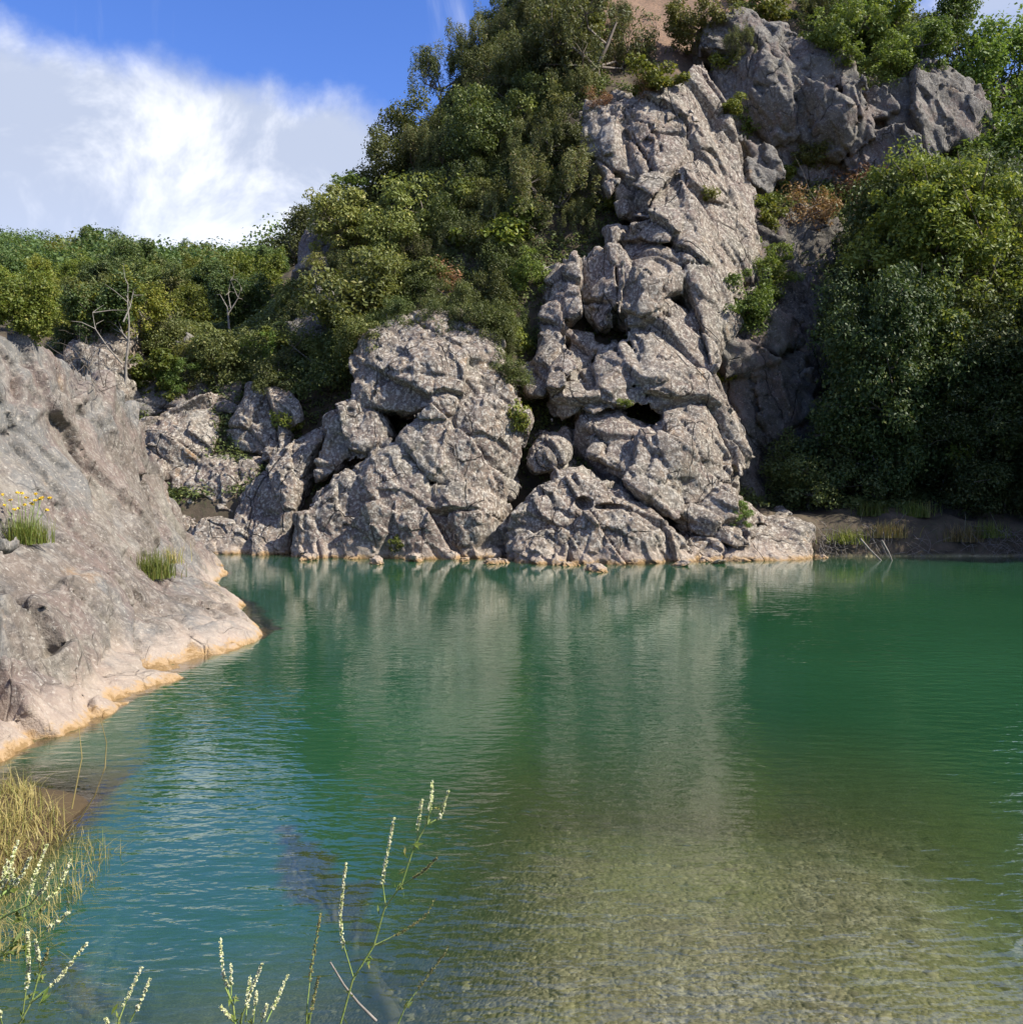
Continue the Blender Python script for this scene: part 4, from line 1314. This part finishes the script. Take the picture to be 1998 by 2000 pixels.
# trees of the valley on the left, in front of the far wood
VAL = []
for py_, w_, n_ in ((650, 120, 6), (610, 100, 7), (575, 92, 9), (548, 80, 10), (522, 62, 11)):
    for q in range(n_):
        VAL.append((-20 + (560 if py_ < 640 else 300) * (q + PRNG.uniform(0.1, 0.9)) / n_, py_ + PRNG.uniform(-12, 12), w_ * PRNG.uniform(0.8, 1.3),
                    'limetree' if PRNG.random() < (0.7 if py_ > 590 else 0.4) else 'tree'))
VAL += [(400, 640, 120, 'limetree'), (470, 640, 120, 'tree'), (440, 600, 100, 'limetree')]
for (px, py, w, k) in VAL:
    lab = 'yellow-green rounded tree in the valley on the left, below the far wooded hill' if k == 'limetree' else 'mid-green rounded tree in the valley on the left, below the far wooded hill'
    bush(px, py, w, k, lab, 'yellow-green trees in the left valley' if k == 'limetree' else 'mid-green trees in the left valley', 'tree', 'tree', parts=('crown', 'trunk'))
bush(385, 530, 80, 'tree', 'pale spreading tree standing above the skyline of the far wood', None, 'tree', 'tree', parts=('crown', 'trunk'))
bush(190, 482, 95, 'tree', 'dark broad tree standing above the skyline of the far wood on the left', None, 'tree', 'tree', parts=('crown', 'trunk'))
bush(64, 478, 26, 'tree', 'thin dark treetop poking above the far skyline near the left edge', None, 'tree', 'tree', hk=1.5, parts=('crown', 'trunk'))

# the far wooded hill, one mass of crowns
rng = np.random.default_rng(55)
cs = []
while len(cs) < 2000:
    y = 66 + 95 * rng.random() ** 0.8
    px = rng.uniform(-160, 720)
    x = (px - 999) / 2000 * y
    cs.append((x, y))
cs = np.array(cs)
cz = hill(cs[:, 0], cs[:, 1])
C, rr = [], []
for (x, y), z in zip(cs, cz):
    R0 = 0.9 + 2.2 * rng.random() ** 2.2
    z += rng.uniform(-0.9, 0.1) * R0
    m = 5 + int(5 * R0 * R0)
    d = rng.normal(size=(m, 3))
    d /= np.linalg.norm(d, axis=1)[:, None]
    d[:, 2] = np.abs(d[:, 2])
    C.append(np.array([x, y, z + R0 * 0.3]) + d * R0 * np.array([1, 1, 0.85]))
    rr.append(np.full(m, 0.3 + R0 * 0.2))
Vv, F = leaves(np.vstack(C), np.concatenate(rr), 22, 0.27, 0.18, rng, 0.7)
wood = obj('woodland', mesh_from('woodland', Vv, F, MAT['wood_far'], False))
tag(wood, 'dense green wood covering the far hill on the left', 'woodland', None, 'stuff')

# low undergrowth clothing the slopes between the bushes
rng = np.random.default_rng(91)
ux = rng.uniform(-15, 34, 76000)
uy = rng.uniform(30.6, 52, 76000)
uz = height(ux, uy)
un = fbm(np.stack([ux, uy, uz], 1) * 0.7, 3)
ok = (uz > 1.25) & (un > -0.22) & ~((uz > 16.0) & (ux > 3.5) & (ux < 9.5) & (un < 0.35))
C = np.stack([ux, uy, uz + 0.1], 1)[ok]
Vv, F = leaves(C, rng.uniform(0.14, 0.34, len(C)), 13, 0.12, 0.06, rng, 0.8, 0.7)
ug = obj('undergrowth', mesh_from('undergrowth', Vv, F, MAT['oak'], False))
tag(ug, 'low dark green undergrowth clothing the hill and the bank between the bushes', 'undergrowth', None, 'stuff')

# the trees on the right bank
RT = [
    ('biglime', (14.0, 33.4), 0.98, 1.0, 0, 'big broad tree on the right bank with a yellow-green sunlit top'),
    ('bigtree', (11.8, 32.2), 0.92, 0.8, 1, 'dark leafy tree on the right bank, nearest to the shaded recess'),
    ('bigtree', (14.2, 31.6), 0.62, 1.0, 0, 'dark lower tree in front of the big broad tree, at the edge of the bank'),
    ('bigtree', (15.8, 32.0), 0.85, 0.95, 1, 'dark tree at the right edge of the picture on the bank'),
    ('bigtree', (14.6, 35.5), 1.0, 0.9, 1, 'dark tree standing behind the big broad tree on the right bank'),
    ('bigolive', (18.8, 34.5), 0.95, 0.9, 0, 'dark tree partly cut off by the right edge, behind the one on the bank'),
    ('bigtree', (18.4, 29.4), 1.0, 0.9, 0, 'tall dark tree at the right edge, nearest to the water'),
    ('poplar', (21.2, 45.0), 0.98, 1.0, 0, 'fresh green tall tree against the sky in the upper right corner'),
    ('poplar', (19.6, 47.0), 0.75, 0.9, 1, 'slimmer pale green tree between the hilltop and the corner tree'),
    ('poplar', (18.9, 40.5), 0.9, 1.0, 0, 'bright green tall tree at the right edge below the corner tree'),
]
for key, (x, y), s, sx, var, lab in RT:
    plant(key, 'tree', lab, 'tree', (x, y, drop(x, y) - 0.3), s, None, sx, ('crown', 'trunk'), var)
for (x, y, s, lab) in [(9.2, 32.0, 0.9, 'dark low bush in the shade at the left end of the right bank'), (11.2, 31.4, 1.0, 'dark low bush in the shade on the middle of the right bank'),
                       (14.6, 31.0, 0.7, 'dark low bush on the right bank beside the bare trodden earth')]:
    plant('oak', 'bush', lab, 'bush', (x, y, drop(x, y) - 0.1), s)

# ------------------------------------------------------------------ dead trees and twigs
def polyline(pts, Y):
    return np.array([at(px, py, Y) for px, py in pts])


def bare_tree(lines, Y, label, r, mat='dead', name='dead_tree', dy=0.25):
    rng_ = np.random.default_rng(int(lines[0][0][0]))
    base = at(*lines[0][0], Y)
    o = empty(name, base)
    tag(o, label, 'tree')
    trunk, br = [], []
    for k, L in enumerate(lines):
        P = polyline(L, Y)
        P[:, 1] += np.cumsum(rng_.normal(size=len(P)) * dy) * (0 if k == 0 else 1)
        rad = np.linspace(1, 0.25, len(P)) * r * (1 if k == 0 else 0.55)
        (trunk if k == 0 else br).append((P - base, rad))
        for q in range(1, len(P)):
            for m in range(2 if k else 1):
                a = P[q] - base
                dirv = (P[q] - P[q - 1])
                dirv = dirv / np.linalg.norm(dirv)
                e = a + (dirv * 0.5 + rng_.normal(size=3) * 0.5) * rng_.uniform(0.3, 0.8)
                br.append((np.array([a, (a + e) / 2 + rng_.normal(size=3) * 0.05, e]), np.array([0.3, 0.2, 0.08]) * r))
    tv, tf = tubes(trunk, 6)
    obj('trunk', mesh_from('trunk', tv, tf, MAT[mat]), o)
    tv, tf = tubes(br, 4)
    obj('branches', mesh_from('branches', tv, tf, MAT[mat]), o)
    return o


bare_tree([[(240, 790), (246, 740), (246, 710), (251, 666), (252, 629), (249, 590), (250, 555)], [(251, 668), (236, 650), (223, 623), (215, 600)],
           [(246, 712), (222, 680), (200, 646), (194, 615)], [(252, 632), (262, 600), (264, 575)], [(242, 775), (222, 800), (204, 822)]], 33.2,
          'tall leafless pale tree in front of the grey slab on the left', 0.055)
bare_tree([[(449, 655), (446, 620), (444, 600), (430, 575)], [(446, 612), (462, 580), (470, 560)], [(445, 600), (440, 570), (446, 545)]], 41,
          'leafless reddish-grey tree among the bushes of the left valley', 0.05)
bare_tree([[(1590, 440), (1588, 400), (1600, 370)], [(1588, 405), (1570, 380)]], 38.2, 'thin bare sapling standing below the dark crag', 0.03)


def twig_heap(name, label, cat, spots, L, n, r, mat, seed, parent=None, up=0.7):
    rg = np.random.default_rng(seed)
    lines = []
    for k in range(n):
        b = np.array(spots[k % len(spots)]) + rg.normal(size=3) * np.array([0.25, 0.15, 0.05])
        d = rg.normal(size=3) * 0.6 + np.array([0, -0.25, up])
        d /= np.linalg.norm(d)
        l = L * rg.uniform(0.5, 1.1)
        P = [b]
        for q in range(4):
            d = d + rg.normal(size=3) * 0.25
            d /= np.linalg.norm(d)
            P.append(P[-1] + d * l / 4)
        lines.append((np.array(P), np.linspace(1, 0.3, 5) * r))
    tv, tf = tubes(lines, 3)
    o = obj(name, mesh_from(name, tv, tf, MAT[mat]), parent)
    if label:
        tag(o, label, cat)
    return o


sp = []
for (px, py) in [(150, 740), (170, 700), (190, 760), (210, 720), (180, 660), (225, 760), (205, 800), (150, 690)]:
    h = hit(px, py)
    sp.append(tuple(h[0]))
twig_heap('bare_twigs', 'tangle of bare grey twigs against the slab on the left', 'twigs', sp[:5], 1.1, 60, 0.009, 'bark', 5)

# ------------------------------------------------------------------ grass, sedge and bank plants
def blades(n, spread, L, w, rng_, lean=0.5, droop=0.5, base=None):
    b = rng_.normal(size=(n, 3)) * np.array([spread[0], spread[1], 0]) if base is None else base
    a = rng_.random(n) * 6.283
    out = np.stack([np.cos(a), np.sin(a), np.zeros(n)], 1)
    ll = L * (0.5 + 0.6 * rng_.random(n))[:, None]
    ln = (lean * rng_.random(n))[:, None]
    side = np.stack([-np.sin(a), np.cos(a), np.zeros(n)], 1)
    V_, F_ = [], []
    segs = 4
    rows = []
    for k in range(segs + 1):
        t = k / segs
        c = b + out * ll * ln * (t ** 1.5) + np.array([0, 0, 1]) * ll * (t - droop * ln * t * t)
        wv = side * w * (1 - t * 0.9)
        rows.append(np.stack([c - wv, c + wv], 1))
    G = np.stack(rows, 1)          # n, segs+1, 2, 3
    i = np.arange(n)[:, None] * (segs + 1) * 2 + np.arange(segs)[None] * 2
    F_ = np.stack([i, i + 1, i + 3, i + 2], -1).reshape(-1, 4)
    return G.reshape(-1, 3), F_


def tuft(name, label, cat, loc, n, spread, L, w, mat, seed, lean=0.6):
    Vv, F = blades(n, spread, L, w, np.random.default_rng(seed), lean)
    o = obj(name, mesh_from(name, Vv, F, MAT[mat], False), None, loc)
    return tag(o, label, cat)


h = hit(300, 1128)[0]
tuft('grass_tuft', 'yellow-green grass tuft in a crack above the tongue of the outcrop', 'grass', h, 420, (0.16, 0.2), 0.5, 0.008, 'grass', 3)
h = hit(330, 1100)[0]
tuft('grass_tuft', 'thin dry grass tuft at the far edge of the outcrop by the water', 'grass', h, 120, (0.15, 0.15), 0.4, 0.006, 'straw', 4)

# sedge on the near left bank: many blades, one clump
rg = np.random.default_rng(12)
bs = []
while len(bs) < 4200:
    px, py = rg.uniform(-160, 240), rg.uniform(1560, 1840)
    if px > 235 - max(0, (py - 1640)) * 0.9 or py < 1560 + max(0, px - 60) * 0.4:
        continue
    p = at_z(px, py, 0.12)
    bs.append((p[0], p[1], max(float(height(np.array([p[0]]), np.array([p[1]]))[0]), -0.1)))
bs = np.array(bs)
Vv, F = blades(len(bs), None, 0.25, 0.004, rg, 1.4, 0.5, bs)
o = obj('sedge_clump', mesh_from('sedge_clump', Vv, F, MAT['straw'], False))
tag(o, 'clump of straw-coloured sedge on the near bank at the left edge, below the outcrop', 'sedge')
for lab, pts in [('long dry stalk arching over the sedge clump', [(110, 1662), (150, 1610), (185, 1555), (205, 1500), (208, 1450), (195, 1400)]),
                 ('shorter upright dry stalk in the sedge clump', [(140, 1580), (150, 1530), (160, 1480), (154, 1420)])]:
    P = polyline(pts, 6.6)
    tv, tf = tubes([(P, np.linspace(0.006, 0.002, len(P)))], 5)
    tag(obj('dry_stalk', mesh_from('dry_stalk', tv, tf, MAT['straw'])), lab, 'stalk')

# ragwort on the outcrop
h = hit(52, 1062)[0]
o = empty('flowering_plant', h)
tag(o, 'green tufted plant with yellow flowers growing on the outcrop at the left', 'plant')
rg = np.random.default_rng(31)
Vv, F = blades(520, (0.12, 0.1), 0.42, 0.006, rg, 0.8)
obj('leaves', mesh_from('leaves', Vv, F, MAT['grass'], False), o)
st, heads = [], []
for k in range(17):
    b = rg.normal(size=3) * np.array([0.06, 0.05, 0])
    t_ = b + np.array([rg.normal() * 0.14 + 0.06, rg.normal() * 0.1, rg.uniform(0.45, 0.72)])
    st.append((np.array([b, (b + t_) / 2 + rg.normal(size=3) * 0.02, t_]), [0.005, 0.004, 0.003]))
    heads.append(t_)
tv, tf = tubes(st, 4)
obj('stem', mesh_from('stem', tv, tf, MAT['stem']), o)
for t_ in heads:
    Vv, F = leaves(np.array([t_]) - t_, np.array([0.022]), 26, 0.035, 0.02, rg, 0.9, 0.5)
    f = obj('flower_head', mesh_from('flower_head', Vv, F, MAT['yellow_flower'], False), o, t_)


# white-flowered stems in the foreground
def z8(x, y):
    return (x * 0.518, 1500 + y * 0.518)


def melilot(label, Y, stems, spikes, group=None):
    b = at(*z8(*stems[0][0]), Y)
    rg = np.random.default_rng(int(abs(b[0]) * 1000))
    base = np.array([b[0], b[1], float(height(np.array([b[0]]), np.array([b[1]]))[0])])
    o = empty('flowering_plant', base)
    tag(o, label, 'plant', group)

    def line(L, dy):
        P = np.array([at(*z8(*q), Y) for q in L])
        P[:, 1] += dy * np.linspace(0, 1, len(P)) ** 1.3
        return P
    sl = []
    for k, L in enumerate(stems):
        P = line(L, rg.normal() * 0.1 if k else 0.0)
        if k == 0:
            P = np.vstack([base, base * 0.4 + P[0] * 0.6, P])
        sl.append((P - base, np.linspace(0.0042, 0.0022, len(P))))
    tv, tf = tubes(sl, 6)
    obj('stem', mesh_from('stem', tv, tf, MAT['stem']), o)
    lp = np.vstack([p0 + (p1 - p0) * rg.random() + rg.normal(size=3) * 0.012 for P_, _ in sl for p0, p1 in zip(P_[:-1], P_[1:]) for _q in range(2)])
    Vb, Fb = leaves(lp, np.full(len(lp), 0.012), 3, 0.03, 0.009, rg, 0.6)
    obj('leaves', mesh_from('leaves', Vb, Fb, MAT['grass'], False), o)
    for (L, white) in spikes:
        P = line(L, rg.normal() * 0.05) - base
        d = np.concatenate([[0], np.cumsum(np.linalg.norm(np.diff(P, axis=0), axis=1))])
        tt = np.linspace(0, d[-1], 14)
        P = np.stack([np.interp(tt, d, P[:, k]) for k in range(3)], 1)
        tv, tf = tubes([(P, np.linspace(0.0022, 0.0009, 14))], 5)
        # small flowers or pods along the upper part, each a little folded bud
        n = int(d[-1] / 0.0023)
        u = np.sort(rg.uniform(0.28, 1.0, n)) * d[-1]
        c = np.stack([np.interp(u, tt, P[:, k]) for k in range(3)], 1)
        a = rg.random(n) * 6.283
        k_ = (0.0052 * (1.15 - 0.65 * u / d[-1]))[:, None]
        off = np.stack([np.cos(a), np.sin(a), -0.15 + 0.5 * rg.random(n)], 1) * k_
        c = c + off
        Vb, Fb = leaves(c, np.full(n, 0.0012), 5, 0.007 if white else 0.0055, 0.0045 if white else 0.0035, rg, 0.0)
        s_ = obj('flower_spike', mesh_from('flower_spike', Vb, Fb, MAT['white_flower' if white else 'brown_spike'], False), o)
        obj('spike_stalk', mesh_from('spike_stalk', tv, tf, MAT['stem']), s_)
    return o


melilot('tallest branching green stem with white flower spikes, standing before the clear shallows', 3.1,
        [[(1280, 980), (1330, 800), (1410, 670), (1450, 530), (1515, 440), (1560, 300), (1610, 210), (1625, 150)]],
        [([(1335, 800), (1295, 660), (1285, 560), (1300, 420), (1312, 340)], True), ([(1455, 530), (1440, 430), (1465, 300), (1482, 200)], True),
         ([(1572, 290), (1575, 230), (1590, 120)], True), ([(1612, 210), (1622, 140), (1622, 85)], True), ([(1610, 215), (1660, 190), (1690, 90)], True),
         ([(1515, 445), (1600, 370), (1662, 280)], False), ([(1412, 670), (1520, 620), (1600, 570), (1642, 500)], False)])
melilot('low bunch of short white flower spikes at the bottom, left of the tallest stem', 2.9,
        [[(890, 990), (880, 900), (850, 830)], [(905, 980), (925, 900)], [(950, 990), (960, 920)], [(1000, 990), (1015, 920)]],
        [([(880, 900), (830, 790), (810, 680)], True), ([(872, 860), (866, 750)], True), ([(905, 960), (945, 850), (992, 730)], True), ([(925, 960), (920, 830)], True),
         ([(955, 960), (968, 840)], True), ([(985, 960), (1030, 840)], True), ([(1005, 960), (1058, 850)], True), ([(880, 960), (875, 820)], True)])
melilot('pair of white flower spikes between the left corner plant and the low bunch', 2.8,
        [[(440, 990), (450, 940)], [(480, 990), (495, 940)]],
        [([(446, 960), (470, 880), (500, 800)], True), ([(490, 960), (530, 880), (566, 798)], True), ([(410, 975), (408, 925)], True)])
melilot('slender plant with white spikes near the left bottom corner', 2.7,
        [[(60, 990), (120, 880), (150, 770)], [(115, 885), (165, 850)]],
        [([(120, 880), (200, 820), (306, 688)], True), ([(85, 930), (115, 760), (122, 600)], True), ([(10, 975), (22, 880), (38, 790)], True), ([(150, 770), (165, 690), (180, 600)], True),
         ([(150, 775), (180, 710), (200, 660)], False)])
melilot('spray of white spikes reaching in at the left edge below the sedge', 2.6,
        [[(-60, 760), (0, 710), (60, 650), (100, 570)], [(0, 710), (100, 660), (160, 620)], [(-40, 590), (50, 545), (120, 515)], [(-40, 520), (20, 470)]],
        [([(150, 630), (200, 590), (258, 548)], True), ([(110, 520), (180, 440), (236, 325)], True), ([(0, 500), (20, 400), (34, 300)], True), ([(20, 480), (90, 400), (136, 320)], True),
         ([(90, 560), (105, 440), (128, 330)], True), ([(130, 550), (200, 480), (248, 368)], True), ([(-20, 520), (5, 440), (20, 350)], True), ([(30, 480), (50, 420), (50, 380)], True)])
melilot('two thin dark seed spikes at the bottom edge, just left of the tallest stem', 3.0,
        [[(1155, 990), (1158, 900)]], [([(1156, 920), (1165, 780), (1190, 598)], False), ([(1165, 970), (1185, 860), (1206, 775)], False)])
melilot('faint yellowish seed spike at the bottom edge, right of the tallest stem', 3.0,
        [[(1490, 990), (1530, 900)]], [([(1530, 900), (1590, 820), (1692, 690)], False)])

# sunken branch and sticks
def sunken(label, lines, r, z=-0.12, name='sunken_branch'):
    out = []
    for k, L in enumerate(lines):
        P = np.array([at_z(px, py, z - 0.05 * q) for q, (px, py) in enumerate(L)])
        tt = np.linspace(0, 1, 16)
        P = np.stack([np.interp(tt, np.linspace(0, 1, len(P)), P[:, i]) for i in range(3)], 1)
        P += np.random.default_rng(len(L) + k).normal(size=P.shape) * r * 0.22
        out.append((P, np.linspace(1, 0.4, len(P)) * r * (1 if k == 0 else 0.4)))
    tv, tf = tubes(out, 7)
    for P, _ in out:                 # the water over the branch is only as deep as the branch
        for p in P:
            near_ = np.hypot(WX - p[0], WY - p[1]) < 0.085
            DEP[near_] = np.minimum(DEP[near_], 0.3 - p[2])
    wm_ = water.data.attributes['depth']
    wm_.data.foreach_set('value', np.clip(DEP, 0, 4).astype(np.float32).ravel())
    o = obj(name, mesh_from(name, tv, tf, MAT['log']))
    return tag(o, label, 'branch')


sunken('thick dark branch lying under the shallow water behind the tallest stem', [[(770, 2010), (745, 1960), (705, 1890), (660, 1830), (630, 1790), (600, 1745)],
       [(660, 1830), (640, 1760), (625, 1720)], [(630, 1790), (580, 1770), (560, 1735)], [(690, 1870), (700, 1810), (720, 1790)], [(600, 1745), (575, 1700), (560, 1670)], [(640, 1800), (600, 1800), (570, 1780)]], 0.06)
P = polyline([(645, 1880), (672, 1925), (700, 1960), (735, 1995)], 4.9)
tv, tf = tubes([(P, np.linspace(0.004, 0.007, 4))], 6)
tag(obj('stick', mesh_from('stick', tv, tf, MAT['dead'])), 'thin pale stick poking from the water beside the tallest stem', 'stick')
sunken('thin sunken branch near the bottom edge at the left', [[(180, 2010), (140, 1985), (105, 1955)], [(140, 1985), (130, 1950)]], 0.02)

# right bank: roots, hanging grass, pale sticks
rg = np.random.default_rng(77)
sp = []
for k in range(60):
    px = rg.uniform(1565, 2030)
    h = hit(px, rg.uniform(1030, 1085))
    if h:
        sp.append(tuple(h[0]))
if sp:
    twig_heap('bank_roots', 'tangle of roots and dry stems hanging down the earth bank on the right', 'roots', sp, 0.8, 420, 0.009, 'dead', 6, up=-0.35)
for k, (px, py, lab, mat) in enumerate([(1660, 1062, 'dark green grass tuft hanging at the left part of the earth bank', 'grass'), (1735, 1050, 'olive grass tuft in the middle of the earth bank', 'straw'),
                                        (1880, 1058, 'yellowish grass tuft on the right part of the earth bank', 'straw'), (1930, 1050, 'bright green reed tuft at the right end of the earth bank', 'grass'),
                                        (1700, 1008, 'green grass tuft on the shaded top of the earth bank, left part', 'grass'), (1790, 1010, 'green grass tuft on the shaded top of the earth bank, middle part', 'grass')]):
    h = hit(px, py)
    if h:
        tuft('grass_tuft', lab, 'grass', h[0], 260, (0.25, 0.12), 0.55, 0.012, mat, 40 + k, 0.8)
for lab, pts in [('pale bare stick slanting from the earth bank into the water', [(1680, 1052), (1700, 1075), (1722, 1096)]), ('second pale stick beside the slanting one, steeper', [(1722, 1055), (1735, 1078), (1742, 1095)])]:
    P = polyline(pts, 27.9)
    tv, tf = tubes([(P, np.linspace(0.03, 0.018, 3))], 6)
    tag(obj('stick', mesh_from('stick', tv, tf, MAT['dead'])), lab, 'stick')

# ------------------------------------------------------------------ light, sky, camera
SUN = np.array([0.68, -0.22, 0.72])
SUN /= np.linalg.norm(SUN)
sl = bpy.data.lights.new('sun', 'SUN')
sl.energy = 5.0
sl.angle = R(0.53)
sl.color = (1.0, 0.94, 0.84)
so = bpy.data.objects.new('sun', sl)
COL.objects.link(so)
so.rotation_euler = Vector(-SUN).to_track_quat('-Z', 'Y').to_euler()
so.location = (20, 0, 40)

w = bpy.data.worlds.new('World')
sc.world = w
w.use_nodes = True
t = NT.__new__(NT)
t.t = w.node_tree
t.t.nodes.clear()
out = t.n('ShaderNodeOutputWorld')
sky = t.n('ShaderNodeTexSky', sky_type='NISHITA', sun_disc=False)
sky.sun_elevation = math.asin(SUN[2])
sky.sun_rotation = math.atan2(SUN[0], SUN[1])
sky.air_density = 1.0
sky.dust_density = 0.4
sky.ozone_density = 2.2
hs = t.n('ShaderNodeHueSaturation')
hs.inputs['Saturation'].default_value = 1.15
t.set(hs.inputs['Color'], sky)
skyc = t.vmath('MULTIPLY', hs.outputs[0], (0.075, 0.084, 0.13))
D = t.n('ShaderNodeTexCoord').outputs['Generated']
sep = t.n('ShaderNodeSeparateXYZ')
t.set(sep.inputs[0], D)
el = t.math('MULTIPLY', t.math('ARCSINE', sep.outputs['Z']), 57.3)
az = t.math('MULTIPLY', t.math('ARCTAN2', sep.outputs['X'], sep.outputs['Y']), 57.3)
cn = t.noise(D, 5.5, 8, 0.56, 0.0)
cn2 = t.noise(t.vmath('MULTIPLY', D, (1.0, 1.0, 2.6)), 3.2, 6, 0.6, 0.5)
edge = t.math('SUBTRACT', 16.6, t.math('MULTIPLY', az, 0.165))                       # upper edge of the bank of cloud
edge = t.math('ADD', edge, t.math('MULTIPLY', t.math('SUBTRACT', cn, 0.5), 10.0))
m1 = t.ramp(t.math('SUBTRACT', edge, el), -0.6, 1.9)
m1 = t.math('MULTIPLY', m1, t.math('MULTIPLY', t.ramp(az, 14, 2), t.ramp(az, -120, -70)))
m2 = t.math('MULTIPLY', t.ramp(cn2, 0.4, 0.58), t.math('MAXIMUM', t.ramp(az, 14, 24), t.math('MULTIPLY', t.ramp(el, 30, 50), 0.3)))     # broken cloud elsewhere
m2 = t.math('MULTIPLY', m2, 0.9)
m3 = t.math('MULTIPLY', t.ramp(t.noise(t.vmath('MULTIPLY', D, (2.6, 1.0, 0.7)), 4.0, 5, 0.6, 1.2), 0.54, 0.78), 0.3)                  # thin wisps
mask = t.math('MINIMUM', 1.0, t.math('MAXIMUM', t.math('MAXIMUM', m1, m2), m3))
mask = t.math('MULTIPLY', mask, t.ramp(el, -2, 1))
cc = t.mix(t.ramp(t.noise(D, 6.5, 6, 0.62, 0.4), 0.4, 0.62), (0.36, 0.41, 0.53), (0.74, 0.755, 0.8))
cc = t.mix(t.ramp(el, 16, 6, 0, 0.6), cc, (0.42, 0.5, 0.7))
allc = t.mix(mask, skyc, cc)
bg = t.n('ShaderNodeBackground')
t.set(bg.inputs['Color'], allc)
bg.inputs['Strength'].default_value = 1.0
t.set(out.inputs['Surface'], bg)

cd = bpy.data.cameras.new('camera')
cd.sensor_fit = 'HORIZONTAL'
cd.sensor_width = 36
cd.lens = 36 * 2000 / 1998
cd.clip_start = 0.05
cd.clip_end = 3000
co_ = bpy.data.objects.new('camera', cd)
COL.objects.link(co_)
co_.location = CAM
co_.rotation_euler = (math.pi / 2 - TH, 0, 0)
sc.camera = co_

sc.view_settings.view_transform = 'Standard'
sc.view_settings.look = 'None'
sc.view_settings.exposure = 0.68
sc.view_settings.gamma = 1.0
sc.render.engine = 'CYCLES'
cy = sc.cycles
cy.use_denoising = True
cy.max_bounces = 7
cy.diffuse_bounces = 3
cy.glossy_bounces = 3
cy.transparent_max_bounces = 8
cy.transmission_bounces = 4
cy.caustics_reflective = False
cy.caustics_refractive = False
cy.use_adaptive_sampling = True
cy.adaptive_threshold = 0.015
cy.sample_clamp_indirect = 6.0
print('script', round(time.time() - T0, 1))
